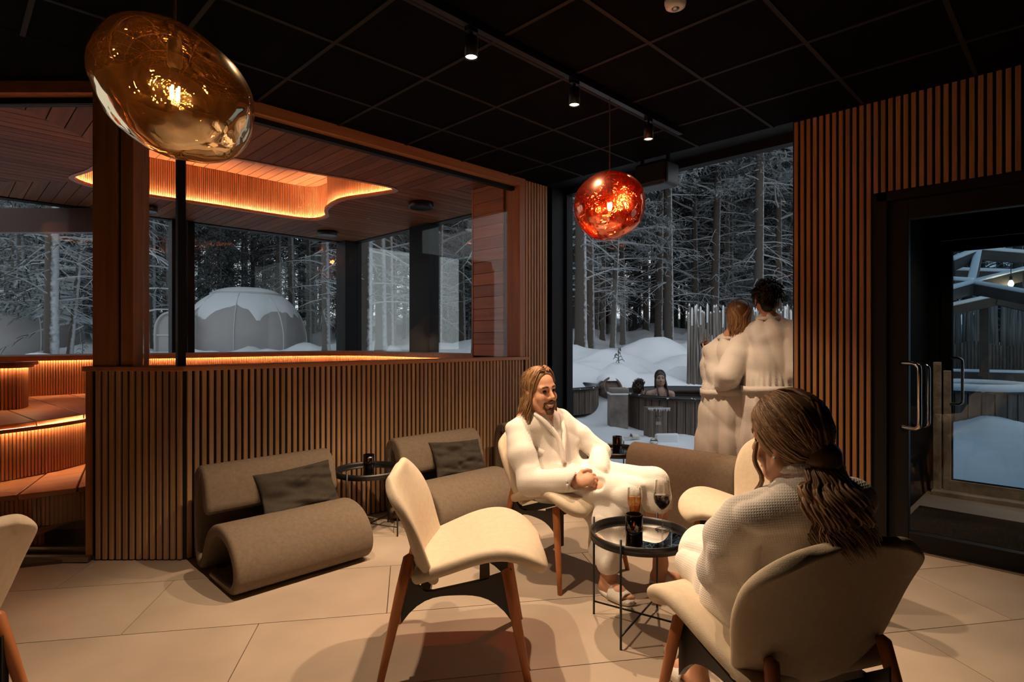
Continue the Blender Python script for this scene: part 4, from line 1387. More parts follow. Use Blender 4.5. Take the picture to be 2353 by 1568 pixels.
B.cone(neck+V3(0, 0, -.02), .075, neck-l*.10+V3(0, 0, -.06), .06, .04).cone(neck+V3(0, 0, -.02), .075, neck+l*.10+V3(0, 0, -.06), .06, .04)
B.chain([neck+V3(.01, -.01, -.06), hipc+V3(0, 0, .2), hipc], [.088, .095, .11], .05, flat=(tuple(f), 1.35))
B.chain([shR, elR, wrR], [.052, .042, .029], .03); B.chain([shL, elL, wrL], [.052, .042, .029], .03)
B.chain([hipR, kneeR, ankR], [.085, .058, .038], .03); B.chain([hipL, kneeL, ankL], [.085, .058, .038], .03)
B.cone(kneeR+(ankR-kneeR)*.2+V3(-.01, .02, 0), .055, kneeR+(ankR-kneeR)*.55, .045, .03); B.cone(kneeL+(ankL-kneeL)*.2+V3(-.01, .02, 0), .055, kneeL+(ankL-kneeL)*.55, .045, .03)
hd = jp(1362, 1100, 2.975)-wrR
add_hand(B, wrR, hd, V3(-.15, -.75, .65), V3(.3, .2, 1), .85, 1.0)
add_hand(B, wrL, V3(-.75, -.45, -.3), V3(.2, -.3, .9), V3(.3, .2, 1), .6, .95)
hR, tR = V3(.455, 2.985), V3(.59, 2.80); hL, tL = V3(.74, 3.09), V3(.93, 2.985)
add_foot(B, ankR, hR, tR); add_foot(B, ankL, hL, tL)
Vb, Fb = B.mesh(.0052); np_obj('body', Vb-o1, Fb, M['skin'], P1)
face_holder = P1
face_parts(lambda a, b, c: pf(a, b, c)-o1, 1.0, P1)
for sname, h_, t_ in (('slipper', hR, tR), ('slipper', hL, tL)): slipper(P1, h_-o1[:2], t_-o1[:2])
# beard: moustache and goatee
bp = Body()
for e in (-1, 1):
    bp.cone(pf(.097, .004*e, -.050), .0062, pf(.078, .033*e, -.062), .0055, .008); bp.cone(pf(.078, .034*e, -.062), .0055, pf(.070, .035*e, -.088), .0055, .008)
    bp.cone(pf(.070, .034*e, -.088), .006, pf(.079, .014*e, -.112), .010, .01)
bp.cone(pf(.083, 0, -.096), .009, pf(.080, 0, -.120), .013, .012); bp.cone(pf(.080, -.012, -.114), .012, pf(.080, .012, -.114), .012, .012)
Vx, Fx = bp.mesh(.0028); np_obj('beard', Vx-o1, Fx, M['beard'], P1)
# hair
def hair_cap(p, rows, s=1.0, face_cut=True, h=.005, thick=1.05, cut=(-.045, .115)):
    C0 = p(0, 0, 0); f_ = p(1, 0, 0)-C0; l_ = p(0, 1, 0)-C0; u_ = p(0, 0, 1)-C0
    ax = np.array([f_/np.linalg.norm(f_), l_/np.linalg.norm(l_), u_/np.linalg.norm(u_)])
    hb = Body(); hb.ell(p(-.016, 0, .034), V3(.098, .078, .099)*s*thick, ax, .02)
    for a, b, c, r in rows: hb.cone(p(*a), r*s, p(*b), c*s, .025)
    if face_cut:
        hb.ell(p(.115, 0, cut[0]), V3(.095, .085, cut[1])*s, ax, .012, sub=True)
    return hb.mesh(h)
rs = random.Random(11)
paths = []
def skull(p, az, el, k=1.0):
    """point on the skull; az 0 = front, el up"""
    return p(-.014+.101*k*math.cos(el)*math.cos(az), .080*k*math.cos(el)*math.sin(az), .034+.101*k*math.sin(el))
for i in range(430):
    sd = rs.choice((-1, 1))
    az0 = sd*rs.uniform(.05, .75); el0 = rs.uniform(.78, 1.2)
    if rs.random() < .45: az0 = sd*rs.uniform(1.1, 1.5); el0 = rs.uniform(.25, .8)
    pts = []
    azE = sd*(rs.uniform(1.25, 1.7) if rs.random() < .4 else rs.uniform(1.75, 3.0))
    k = rs.uniform(1.0, 1.10)
    for t in np.linspace(0, 1, 7):
        az = az0+(azE-az0)*t; el = el0*(1-t)+(-.35)*t+.55*math.sin(math.pi*t)*(1 if el0 > .5 else .3)
        pts.append(skull(pf, az, el, k+.05*math.sin(math.pi*t)))
    q = pts[-1]; ln = rs.uniform(.11, .215)
    outd = (q-pf(-.014, 0, q[2]-q[2])); od = V3(q[0]-headC[0], q[1]-headC[1], 0); od /= max(np.linalg.norm(od), 1e-6)
    ph = rs.uniform(0, 6)
    for t in np.linspace(.2, 1, 6):
        pts.append(q+V3(0, 0, -ln*t)+od*(.026*t+.014*math.sin(5*t+ph)*t)+V3(.004*math.sin(7*t+ph), 0, 0))
    paths.append(([p-o1 for p in pts], .002, .0042, .001))
HV, HF = hair_cap(pf, [((-.05, .055, .0), (-.075, .05, -.10), .035, .03), ((-.05, -.055, .0), (-.075, -.05, -.10), .035, .03), ((-.08, 0, .0), (-.09, 0, -.10), .04, .03)], cut=(-.02, .135))
strands('hair', paths, M['hair_b'], P1, 5, 3, (HV-o1, HF, .25))
# robe
R = Body()
up_ = V3(0, 0, 1)
R.chain([neck+V3(.0, .0, -.10), hipc+V3(-.02, .03, .22), hipc+V3(0, 0, .06)], [.125, .138, .160], .05, flat=(tuple(f), 1.15))
R.cone(shR, .066, neck+V3(0, 0, -.055), .070, .05).cone(shL, .066, neck+V3(0, 0, -.055), .070, .05)
R.cone(hipc+V3(0, 0, .24)+l*.08, .09, (elL+shL)/2-l*.03, .055, .05)
R.cone(neck+V3(-.02, .03, -.015), .072, neck+V3(-.02, .03, -.09), .10, .04)
R.chain([shR, (shR+elR)/2+V3(-.008, -.005, 0), elR+V3(-.005, 0, 0), (elR+wrR)/2+V3(0, 0, -.004), wrR+V3(-.02, 0, -.002)], [.066, .078, .074, .064, .057], .013)
R.chain([shL, (shL+elL)/2+V3(.012, 0, 0), elL, wrL+V3(.01, .03, .02)], [.064, .068, .066, .050], .013)
R.chain([hipR+V3(0, 0, .01), (hipR+kneeR)/2, kneeR+V3(-.01, 0, 0)], [.122, .100, .080], .022)
R.chain([hipL+V3(0, 0, .01), (hipL+kneeL)/2, kneeL+V3(0, 0, 0)], [.122, .100, .078], .022)
R.chain([(hipR+hipL)/2+f*.1, (kneeR+kneeL)/2-f*.05], [.085, .05], .03)
# hanging skirt over the near shin
R.chain([kneeR+V3(-.02, .01, -.02), V3(.54, 2.945, .32), V3(.50, 2.955, .17)], [.088, .085, .088], .04, flat=(tuple(l*.5+f*.86), 1.5))
R.cone((hipR*.4+kneeR*.6)+V3(.01, -.01, -.03), .075, V3(.52, 2.95, .34), .075, .03)
R.chain([hipR+V3(.13, -.10, -.03), V3(.45, 2.98, .36), V3(.44, 2.98, .21)], [.07, .05, .045], .05)
R.chain([kneeL+V3(-.01, 0.0, -.01), kneeL+V3(.005, .0, -.08), kneeL+V3(.012, .0, -.13)], [.078, .080, .084], .04)
R.ell(kneeL+V3(.01, 0, -.22), V3(.14, .14, .075), None, .008, sub=True)
# neckline, cuff openings
R.cone(neck+V3(.012, -.015, .06), .062, neck+V3(-.005, 0, -.02), .052, .010, sub=True)
R.cone(neck+f*.075+V3(0, 0, .03), .042, neck+f*.150+l*.02+V3(0, 0, -.13), .016, .010, sub=True)
R.cone(neck+f*.150+l*.02+V3(0, 0, -.13), .016, neck+f*.170+l*.03+V3(0, 0, -.20), .003, .008, sub=True)
R.cone(wrR, .040, wrR+(wrR-elR)*.5, .05, .008, sub=True)
R.ell(V3(.50, 2.955, .07), V3(.12, .12, .06), None, .01, sub=True)
Vr, Fr = R.mesh(.0062, folds(21, .0125, 17, 12)); np_obj('robe', Vr-o1, Fr, M['robe'], P1)
for (w_, e_, rc) in ((wrR, elR, .053),):
    dq = (w_-e_)/np.linalg.norm(w_-e_); s1 = np.cross(dq, V3(0, 0, 1)); s1 /= np.linalg.norm(s1); s2 = np.cross(dq, s1)
    MB().tube([tuple(w_-dq*.022-o1+(s1*math.cos(a)+s2*math.sin(a))*rc) for a in np.linspace(0, 2*math.pi, 25)], .007, 7).build('cuff', M['robe'], P1, True)
# collar band
cb = MB()
cpts = [neck+f*.205+V3(0, 0, -.26), neck+f*.170+l*.040+V3(0, 0, -.13), neck+f*.10+l*.075+V3(0, 0, -.03), neck+l*.085+V3(-.03, .035, .025), neck-f*.075+V3(0, 0, .035), neck-l*.085+V3(-.03, .02, .02), neck+f*.10-l*.072+V3(0, 0, -.035), neck+f*.172-l*.012+V3(0, 0, -.14), neck+f*.21+V3(0, 0, -.27)]
cc = catmull([tuple(p-o1) for p in cpts], 6)
co = MB().tube(cc, [.014]*len(cc), 8).build('collar', M['robe'], P1, True)
co.scale = (1, 1, 1)

bc = hipc+V3(-.03, .03, .20)
pts = []
for a in np.linspace(0, 2*math.pi, 37):
    q = bc+l*(.150*math.cos(a))+f*(.132*math.sin(a))+V3(0, 0, -.05*math.sin(a)); pts.append(tuple(q-o1))
vs = []; fs = []
for (x, y, zz) in pts: vs += [(x, y, zz-.020), (x, y, zz+.020)]
for i in range(36): fs.append((2*i, 2*i+2, 2*i+3, 2*i+1))
bo = mesh_obj('belt', vs, fs, M['robe'], P1, True); mm_ = bo.modifiers.new('s', 'SOLIDIFY'); mm_.thickness = .010
# ---------------------------------------------------------------- ponytailed woman from behind
P2, o2p = person('woman with a wavy ponytail in a white waffle robe, seated with her back to us', .85, 1.70)
f = V3(-.45, .89, 0); l = V3(-.89, -.45, 0)
hipc = V3(.83, 1.66, .50)
hipR, hipL = hipc-l*.09, hipc+l*.09
kneeL = jp(1598, 1290, 2.02); kneeR = kneeL-l*.13+f*.07
ankL = jp(1606, 1488, 2.12); ankR = ankL-l*.10+f*.12
neck = V3(.835, 1.60, .925)
shL, shR = jp(1706, 1192, 1.58), jp(1962, 1150, 1.66)
elL = jp(1668, 1300, 1.66); wrL = jp(1640, 1318, 1.84)
elR = shR+f*.10-l*.03+V3(0, 0, -.24); wrR = elR+f*.22+l*.05+V3(0, 0, -.02)
headC = jp(1812, 1010, 1.62)
hf = V3(-.55, .83, -.10)
B = Body()
pf = add_head(B, headC, hf, (-.10, -.05, 1), .98, neck+V3(.0, .0, .0))
B.cone(neck+V3(0, 0, -.05), .055, shL, .035, .03).cone(neck+V3(0, 0, -.05), .055, shR, .035, .03)
B.chain([neck+V3(0, 0, -.06), hipc+V3(0, 0, .2), hipc], [.080, .085, .10], .05, flat=(tuple(f), 1.3))
B.chain([shL, elL, wrL], [.034, .029, .022], .03); B.chain([shR, elR, wrR], [.034, .029, .022], .03)
B.chain([hipL, kneeL, ankL], [.080, .052, .032], .03); B.chain([hipR, kneeR, ankR], [.080, .052, .032], .03)
B.cone(kneeL+(ankL-kneeL)*.2-f*.015, .050, kneeL+(ankL-kneeL)*.55-f*.01, .040, .03); B.cone(kneeR+(ankR-kneeR)*.2-f*.015, .050, kneeR+(ankR-kneeR)*.55-f*.01, .040, .03)
add_hand(B, wrL, f*.8-l*.5+V3(0, 0, -.15), V3(0, 0, 1), -l, .7, .88); add_hand(B, wrR, f*.8+l*.5+V3(0, 0, -.15), V3(0, 0, 1), l, .7, .88)
hL = V3(ankL[0], ankL[1])-f[:2]*.05; tL = hL+f[:2]*.215; hR = V3(ankR[0], ankR[1])-f[:2]*.05; tR = hR+f[:2]*.215
add_foot(B, ankL, hL, tL); add_foot(B, ankR, hR, tR)
Vb, Fb = B.mesh(.0055); np_obj('body', Vb-o2p, Fb, M['skin'], P2)
face_parts(lambda a, b, c: pf(a, b, c)-o2p, .98, P2, False)
slipper(P2, hL-o2p[:2], tL-o2p[:2]); slipper(P2, hR-o2p[:2], tR-o2p[:2])
ear = pf(-.004, .088, -.034)-o2p
bm = bmesh.new(); bmesh.ops.create_uvsphere(bm, u_segments=12, v_segments=8, radius=.004); me = bpy.data.meshes.new('earring'); bm.to_mesh(me); bm.free()
link_mesh('earring', me, mat_plain('pearl', (.8, .78, .72), .15), P2, True, tuple(ear))
# hair pulled back over the skull to the tie, then the wavy tail
tie = jp(1878, 1052, 1.545)
paths = []; rs = random.Random(8)
for i in range(800):
    side = rs.choice((-1, 1)); az0 = side*rs.uniform(.25, 1.55); el0 = rs.uniform(-.35, 1.2)
    if abs(az0) < .9: el0 = rs.uniform(.55, 1.25)
    a = skull(pf, az0, el0, 1.03); pts = [a]
    c = pf(-.014, 0, .034)
    k = rs.uniform(1.02, 1.09)
    for t in np.linspace(.12, 1, 11):
        q = a*(1-t)+(tie+V3(rs.uniform(-.008, .008), 0, rs.uniform(-.01, .01))*t)*t
        d = q-c; u2 = pf(0, 0, 1)-pf(0, 0, 0); f2 = pf(1, 0, 0)-pf(0, 0, 0); l2 = pf(0, 1, 0)-pf(0, 0, 0)
        loc = V3(d@f2/.101, d@l2/.080, d@u2/.101); nn = np.linalg.norm(loc)
        if nn < k: q = c+d*(k/nn)
        sag = V3(0, 0, -.010*math.sin(math.pi*t)) if el0 < .3 else 0
        pts.append(q+sag)
    paths.append(([p-o2p for p in pts], .0030, .0036, .0026))
for i in range(430):
    a0 = rs.uniform(0, 6.28); rr = rs.uniform(.1, 1)**.6
    ln = rs.uniform(.13, .235); ph = rs.uniform(0, 1.2)+a0*.5; amp = rs.uniform(.008, .018)
    pts = []
    for t in np.linspace(0, 1, 16):
        env = .020+.064*math.sin(math.pi*min(1, t*.62+.05))
        off = V3(math.cos(a0), math.sin(a0)*.7, 0)*env*rr
        cen = tie+V3(.018*t+.030*t*t, -.050*math.sin(math.pi*.55*min(1, t*1.6)), -.015-ln*t**1.05)
        wv = V3(math.cos(a0*.3+15*t+ph*.5), math.sin(a0*.3+15*t+ph*.5), .5*math.sin(15*t+ph*.5))*amp*min(1, t*2.2)
        pts.append(cen+off+wv)
    paths.append(([p-o2p for p in pts], .0036, .0044, .0008))
# loose face lock
for j in range(12):
    pts = []
    a = pf(.055, .072, .005)
    for t in np.linspace(0, 1, 12):
        pts.append(a+(pf(.02, .012, -.155)-pf(0, 0, 0))*t+(pf(.02, .01, 0)-pf(0, 0, 0))*math.sin(7*t)*t+V3(.003*math.sin(j*2), .003*math.cos(j*2), 0)*(1+t))
    paths.append(([p-o2p for p in pts], .003, .003, .001))
HV, HF = hair_cap(pf, [((-.06, 0, .01), (-.085, .0, -.045), .055, .03)], .98)
strands('hair', paths, M['hair_w'], P2, 5, 5, (HV-o2p, HF, .18))
MB().tube([tie-o2p+V3(.016*math.cos(a), .016*math.sin(a)*.6, .012*math.sin(a)) for a in np.linspace(0, 6.28, 16)], .0055, 6).build('hair_tie', mat_plain('hair_tie', (.5, .25, .14), .6), P2, True)
# robe
R = Body()
R.chain([neck+V3(0, .01, -.09), hipc+V3(.01, -.0, .24), hipc+V3(0, 0, .05)], [.112, .128, .16], .06, flat=(tuple(f), 1.15))
R.cone(shL+V3(.03, 0, .0), .064, neck+V3(0, 0, -.06), .085, .05).cone(shR+V3(-.02, 0, 0), .064, neck+V3(0, 0, -.06), .095, .05)
R.cone(neck+V3(.0, -.01, .02), .068, neck+V3(0, 0, -.07), .095, .04)
R.chain([shL, (shL+elL)/2+V3(-.012, 0, 0), elL+V3(.004, 0, -.01), wrL+V3(.02, -.05, .01)], [.060, .068, .070, .052], .013)
R.chain([shR, elR, wrR], [.060, .068, .052], .013)
R.cone(elL+V3(.02, -.0, -.02), .075, elL+V3(.035, 0, -.075), .055, .04)
R.chain([hipL, (hipL+kneeL)/2, kneeL+f*-.005], [.115, .092, .070], .05); R.chain([hipR, (hipR+kneeR)/2, kneeR], [.115, .092, .070], .05)
R.chain([hipc+f*.1, (kneeR+kneeL)/2], [.10, .07], .06)
R.chain([kneeL+V3(.03, -.02, -.02), kneeL+V3(.055, -.01, -.14)], [.07, .055], .05); R.chain([kneeR, kneeR+V3(0, 0, -.18)], [.08, .08], .05)
R.chain([hipL+f*.16, hipL+f*.16+V3(.0, 0, -.05)], [.09, .07], .05)
R.cone(neck+V3(-.01, .02, .10), .058, neck+V3(-.005, .01, -.0), .050, .012, sub=True)
R.cone(wrL+V3(-.005, .01, 0), .034, wrL+(wrL-elL)*.5, .05, .008, sub=True)
Vr, Fr = R.mesh(.0062, folds(31, .0125, 16, 11)); np_obj('robe', Vr-o2p, Fr, M['robe'], P2)
cc = catmull([tuple(neck-o2p+V3(.078*math.cos(a)-.008, .068*math.sin(a)-.004, .018-.02*math.sin(a))) for a in np.linspace(2.5, 7.0, 9)], 5)
MB().tube(cc, [.016]*len(cc), 8).build('collar', M['robe'], P2, True)

# ---------------------------------------------------------------- standing couple at the window
P3, o3 = person('dark-haired man in a white robe at the window, arm around the woman', 1.915, 4.27)
f = V3(.707, .707, 0); l = V3(-.707, .707, 0)
b = V3(1.915, 4.27, 0)
neck = b+V3(-.0, .0, 1.455)
headC = jp(1763, 686, 4.30)
hf = V3(.35, .93, .0)
shR, shL = neck-l*.185+V3(0, 0, -.085), neck+l*.185+V3(0, 0, -.085)
elL = jp(1668, 862, 4.36); wrL = jp(1640, 896, 4.50)
elR = shR-l*.03-f*.02+V3(0, 0, -.28); wrR = elR+f*.12+l*.02+V3(0, 0, -.22)
hipc = b+V3(0, 0, .93)
B = Body(); pf3 = add_head(B, headC, hf, (0, 0, 1), .98, neck+V3(0, 0, -.01))
B.cone(neck+V3(0, 0, -.08), .05, shL, .04, .03).cone(neck+V3(0, 0, -.08), .05, shR, .04, .03)
B.chain([neck+V3(0, 0, -.10), b+V3(0, 0, 1.15), hipc], [.09, .10, .11], .05, flat=(tuple(f), 1.3))
B.chain([shL, elL, wrL], [.052, .042, .028], .03); B.chain([shR, elR, wrR], [.052, .042, .028], .03)
for e in (-1, 1):
    h_ = hipc+l*.09*e; k_ = b+l*.10*e+V3(0, 0, .50); a_ = b+l*.11*e+V3(0, 0, .09)
    B.chain([h_, k_, a_], [.085, .058, .038], .03); add_foot(B, a_, a_[:2]-f[:2]*.06, a_[:2]+f[:2]*.18)
add_hand(B, wrL, V3(-.5, .8, -.3), V3(-.8, -.5, .2), V3(0, 0, 1), .5, 1.0); add_hand(B, wrR, V3(.1, .1, -1), -l, f, .4, 1.0)
Vb, Fb = B.mesh(.0075); np_obj('body', Vb-o3, Fb, M['skin'], P3)
for e in (-1, 1):
    a_ = b+l*.11*e; slipper(P3, a_[:2]-f[:2]*.07-o3[:2], a_[:2]+f[:2]*.20-o3[:2])
face_parts(lambda a, b_, c: pf3(a, b_, c)-o3, .98, P3, False)
paths = []; rs = random.Random(4)
for i in range(420):
    az = rs.uniform(-3.14, 3.14); el = rs.uniform(-.25 if abs(az) > 1.2 else .45, 1.5)
    if abs(az) > 2.2: el = rs.uniform(-.55, 1.5)
    q = skull(pf3, az, el, 1.0); c0 = pf3(-.014, 0, .02); n_ = (q-c0)/np.linalg.norm(q-c0); ph = rs.uniform(0, 6)
    t_ = np.cross(n_, V3(math.sin(ph), math.cos(ph), .5)); t_ /= np.linalg.norm(t_)
    ln = rs.uniform(.025, .042)
    pts = [q+n_*ln*(1-(1-t)**2)*.8+t_*ln*1.1*t*t+V3(0, 0, -.022*t*t) for t in np.linspace(0, 1, 6)]
    paths.append(([p-o3 for p in pts], .006, .0065, .002))
HV, HF = hair_cap(pf3, [((-.06, 0, .0), (-.07, 0, -.06), .05, .04)], .98, True, .006, 1.1)
strands('hair', paths, M['hair_k'], P3, 5, 6, (HV-o3, HF, .2))
R = Body()
R.chain([neck+V3(0, 0, -.13), b+V3(0, 0, 1.15), b+V3(0, 0, .97)], [.140, .160, .166], .06, flat=(tuple(f), 1.2))
R.cone(neck+V3(0, 0, -.02), .078, neck+V3(0, 0, -.12), .12, .05)
R.cone(shR, .070, neck+V3(0, 0, -.11), .10, .06).cone(shL, .070, neck+V3(0, 0, -.11), .10, .06)
R.chain([shL, (shL+elL)/2+V3(.015, -.03, 0), elL+V3(.01, -.01, -.01), wrL+V3(.02, -.03, 0)], [.078, .088, .088, .066], .014)
R.chain([shR, elR, wrR+V3(0, 0, .05)], [.080, .082, .064], .014)
R.chain([b+V3(0, 0, .97), b+V3(0, 0, .80), b+V3(0, 0, .55), b+V3(0, 0, .30)], [.166, .182, .195, .212], .05, flat=(tuple(f), 1.2))
R.ell(b+V3(0, 0, .12), V3(.4, .4, .11), None, .01, sub=True)
R.cone(neck+V3(0, .0, .10), .056, neck+V3(0, .0, .0), .050, .012, sub=True)
R.cone(wrL, .045, wrL+(wrL-elL)*.6, .055, .01, sub=True)
Vr, Fr = R.mesh(.0072, drape(1.915, 4.27, .945, .28, 41)); np_obj('robe', Vr-o3, Fr, M['robe_s'], P3)
def belt(bc, rx, ry, z, parent, o, nm='belt'):
    pts = []
    for a in np.linspace(0, 2*math.pi, 41):
        q = bc+l*(rx*math.cos(a))+f*(ry*math.sin(a)); pts.append((q[0]-o[0], q[1]-o[1], z+.006*math.sin(2*a)))
    vs = []; fs = []
    for (x, y, zz) in pts:
        vs += [(x, y, zz-.024), (x, y, zz+.024)]
    for i in range(40): fs.append((2*i, 2*i+2, 2*i+3, 2*i+1))
    bo = mesh_obj(nm, vs, fs, M['robe_s'], parent, True); m = bo.modifiers.new('s', 'SOLIDIFY'); m.thickness = .010
belt(b, .190, .164, .945, P3, o3)
cc = catmull([tuple(neck-o3+f*(.070*math.cos(a)-.01)+l*(.078*math.sin(a))+V3(0, 0, .012-.05*max(0, math.cos(a)))) for a in np.linspace(0, 2*math.pi, 13)], 4)
MB().tube(cc, [.013]*len(cc), 8).build('collar', M['robe_s'], P3, True)

P4, o4 = person('fair-haired woman in a white waffle robe leaning on the man at the window', 1.665, 4.515)
b = V3(1.665, 4.505, 0)
neck = b+V3(.03, -.02, 1.315)
headC = jp(1697, 727, 4.46)
shR, shL = neck-l*.15+V3(0, 0, -.085), neck+l*.142+V3(0, 0, -.10)
elL = jp(1632, 872, 4.56); wrL = jp(1640, 905, 4.50)
elR = shR+f*.05+V3(0, 0, -.25); wrR = elR+f*.16+l*.16+V3(0, 0, .09)
glassp = jp(1620, 806, 4.62)
elL = jp(1642, 866, 4.58); wrL = glassp+V3(.03, -.05, -.03)
hipc = b+V3(0, 0, .86)
hf = V3(.15, .98, .02)
B = Body(); pf4 = add_head(B, headC, hf, (.08, 0, 1), .95, neck)
B.cone(neck+V3(0, 0, -.08), .045, shL, .035, .03).cone(neck+V3(0, 0, -.08), .045, shR, .035, .03)
B.chain([neck+V3(0, 0, -.10), b+V3(0, 0, 1.05), hipc], [.085, .085, .10], .05, flat=(tuple(f), 1.3))
B.chain([shL, elL, wrL], [.034, .029, .022], .03); B.chain([shR, elR, wrR], [.034, .029, .022], .03)
for e in (-1, 1):
    h_ = hipc+l*.085*e; k_ = b+l*.09*e+V3(0, 0, .47); a_ = b+l*.09*e+V3(0, 0, .09)
    B.chain([h_, k_, a_], [.082, .054, .034], .03); add_foot(B, a_, a_[:2]-f[:2]*.06, a_[:2]+f[:2]*.15)
add_hand(B, wrL, glassp-wrL+V3(0, 0, .02), V3(-.3, .2, -.9), V3(0, 0, 1), .6, .85); add_hand(B, wrR, l, f, V3(0, 0, 1), .5, .85)
Vb, Fb = B.mesh(.0075); np_obj('body', Vb-o4, Fb, M['skin'], P4)
for e in (-1, 1):
    a_ = b+l*.09*e; slipper(P4, a_[:2]-f[:2]*.07-o4[:2], a_[:2]+f[:2]*.16-o4[:2])
face_parts(lambda a, b_, c: pf4(a, b_, c)-o4, .95, P4, False)
paths = []; rs = random.Random(14)
for i in range(320):
    az0 = rs.choice((-1, 1))*rs.uniform(.3, 1.2); el0 = rs.uniform(.9, 1.45); azE = math.copysign(rs.uniform(1.1, 3.1), az0)
    pts = []; k = rs.uniform(1.02, 1.14)
    for t in np.linspace(0, 1, 7):
        pts.append(skull(pf4, az0+(azE-az0)*t**.6, el0*(1-t)-.35*t, k+.04*t))
    q = pts[-1]; ln = rs.uniform(.10, .215); ph = rs.uniform(0, 6)
    od = V3(q[0]-headC[0], q[1]-headC[1], 0); od /= np.linalg.norm(od)
    for t in np.linspace(.15, 1, 8):
        pts.append(q+V3(0, 0, -ln*t)+od*(-.018*t+.008*math.sin(8*t+ph)*t)+V3(.008*math.cos(8*t+ph)*t-.012*t, -.02*t, 0))
    paths.append(([p-o4 for p in pts], .0045, .006, .0015))
HV, HF = hair_cap(pf4, [((-.05, 0, .0), (-.075, 0, -.11), .06, .05)], .96, True, .006, 1.06)
strands('hair', paths, M['hair_b'], P4, 5, 9, (HV-o4, HF, .2))
R = Body()
R.chain([neck+V3(0, 0, -.13), b+V3(0, 0, 1.05), b+V3(0, 0, .90)], [.122, .138, .146], .06, flat=(tuple(f), 1.15))
R.cone(neck+V3(0, 0, -.02), .070, neck+V3(0, 0, -.12), .11, .05)
R.cone(shR, .075, neck+V3(0, 0, -.11), .10, .06).cone(shL, .080, neck+V3(0, 0, -.11), .10, .06)
R.chain([shL, (shL+elL)/2+V3(-.015, -.01, 0), elL+V3(-.004, 0, 0), (elL+wrL)/2+V3(-.01, .0, -.03), wrL+V3(0, -.02, -.02)], [.072, .082, .080, .066, .052], .014)
R.cone(elL+V3(.01, 0, 0), .08, elL+V3(.05, 0, -.05), .06, .04)
R.chain([shR, elR, wrR], [.074, .074, .055], .014)
R.chain([b+V3(0, 0, .90), b+V3(0, 0, .74), b+V3(-.01, 0, .5), b+V3(-.02, 0, .28)], [.146, .172, .190, .205], .05, flat=(tuple(f), 1.15))
R.ell(b+V3(0, 0, .10), V3(.4, .4, .11), None, .01, sub=True)
R.cone(neck+V3(0, .0, .10), .054, neck+V3(0, .0, .0), .046, .012, sub=True)
R.cone(wrL, .036, wrL+(wrL-elL)*.6, .045, .01, sub=True)
Vr, Fr = R.mesh(.0072, drape(1.665, 4.505, .90, .26, 52, 10)); np_obj('robe', Vr-o4, Fr, M['robe_s'], P4)
belt(b, .171, .152, .90, P4, o4)
cc = catmull([tuple(neck-o4+f*(.064*math.cos(a)-.01)+l*(.070*math.sin(a))+V3(0, 0, .008-.05*max(0, math.cos(a)))) for a in np.linspace(0, 2*math.pi, 13)], 4)
MB().tube(cc, [.012]*len(cc), 8).build('collar', M['robe_s'], P4, True)
gw_ = cw(glassp[0], glassp[1], glassp[2]-.09)
wine_glass(gw_, 'glass of red wine held by the fair-haired woman at the window', redw, red_prof, (.094, .145))
# ================================================================== outdoors
def terrain(u, v):
    d = (u+v)/S2; xc = (u-v)/S2
    r = xc/max(d, .1)
    z = float(np.interp(d, [0, 8.6, 9.8, 11, 13.5, 17, 25, 40, 90], [-.10, -.07, -.03, .30, .80, 1.18, 1.75, 2.6, 5.0]))
    kl = sm(-.02, .12, -r)
    z = z*(1-kl)+kl*float(np.interp(d, [0, 8.6, 10, 13, 16, 20, 26, 40, 90], [-.10, -.06, .12, .42, .62, .92, 1.55, 2.7, 5.0]))
    # the yard behind the door stays low
    k = sm(.58, .72, r)
    zy = float(np.interp(d, [0, 6, 8, 11, 16, 40], [-.12, -.05, .10, .35, .9, 2.2]))
    z = z*(1-k)+zy*k
    a = sm(9.2, 12, d)
    p = Vector((u*.42, v*.42, 1.7))
    z += a*(.34*mnoise.noise(p)+.55*abs(mnoise.noise(p*2.0+Vector((5, 2, 0))))-.1+.12*mnoise.noise(p*5))
    z += (1-a)*(.05*mnoise.noise(p*3)+.03*mnoise.noise(p*9))
    for (mu, mv, mr, mh) in MOUNDS:
        q = ((u-mu)**2+(v-mv)**2)/(mr*mr)
        if q < 6: z += mh*math.exp(-q)
    if u < UW+.1 and v < VB+.1: z = min(z, -.35)
    if u < 6.3 and v < V_D+.1: z = min(z, -.13)
    return z
MOUNDS = []
for (x, y, d, r_, h_) in ((1385, 820, 11.8, .9, .25), (1480, 835, 12.3, 1.0, .2), (1450, 850, 11.2, .7, .22), (1560, 830, 13.0, 1.2, .12), (1330, 850, 12.5, .9, .15)):
    p = px(x, y, d); MOUNDS.append((p.x, p.y, r_, h_))
for (x, d, r_, h_) in ((2245, 7.0, .55, .18), (2330, 6.6, .7, .28), (2160, 6.3, .4, .2), (300, 13, 1.2, .35), (380, 16, 1.5, .4), (100, 12.5, 1.6, .45), (740, 17, 2, .5), (860, 15, 1.5, .3), (1040, 16, 2.0, .3)):
    p = px(x, 784, d); MOUNDS.append((p.x, p.y, r_, h_))
rr = np.concatenate([np.linspace(-1.35, 1.35, 250)])
dd = np.concatenate([np.linspace(3.2, 16, 120), 16*np.exp(np.linspace(.012, math.log(85/16), 90))])
vs = []; fs = []
for d in dd:
    for r in rr:
        p = cw(r*d, d); vs.append((p.x, p.y, terrain(p.x, p.y)))
nr = len(rr)
for j in range(len(dd)-1):
    for i in range(nr-1):
        a = j*nr+i; fs.append((a, a+1, a+nr+1, a+nr))
g = mesh_obj('ground', vs, fs, M['snow'], None, True); tag(g, 'deep snow over the ground outside', kind='structure')

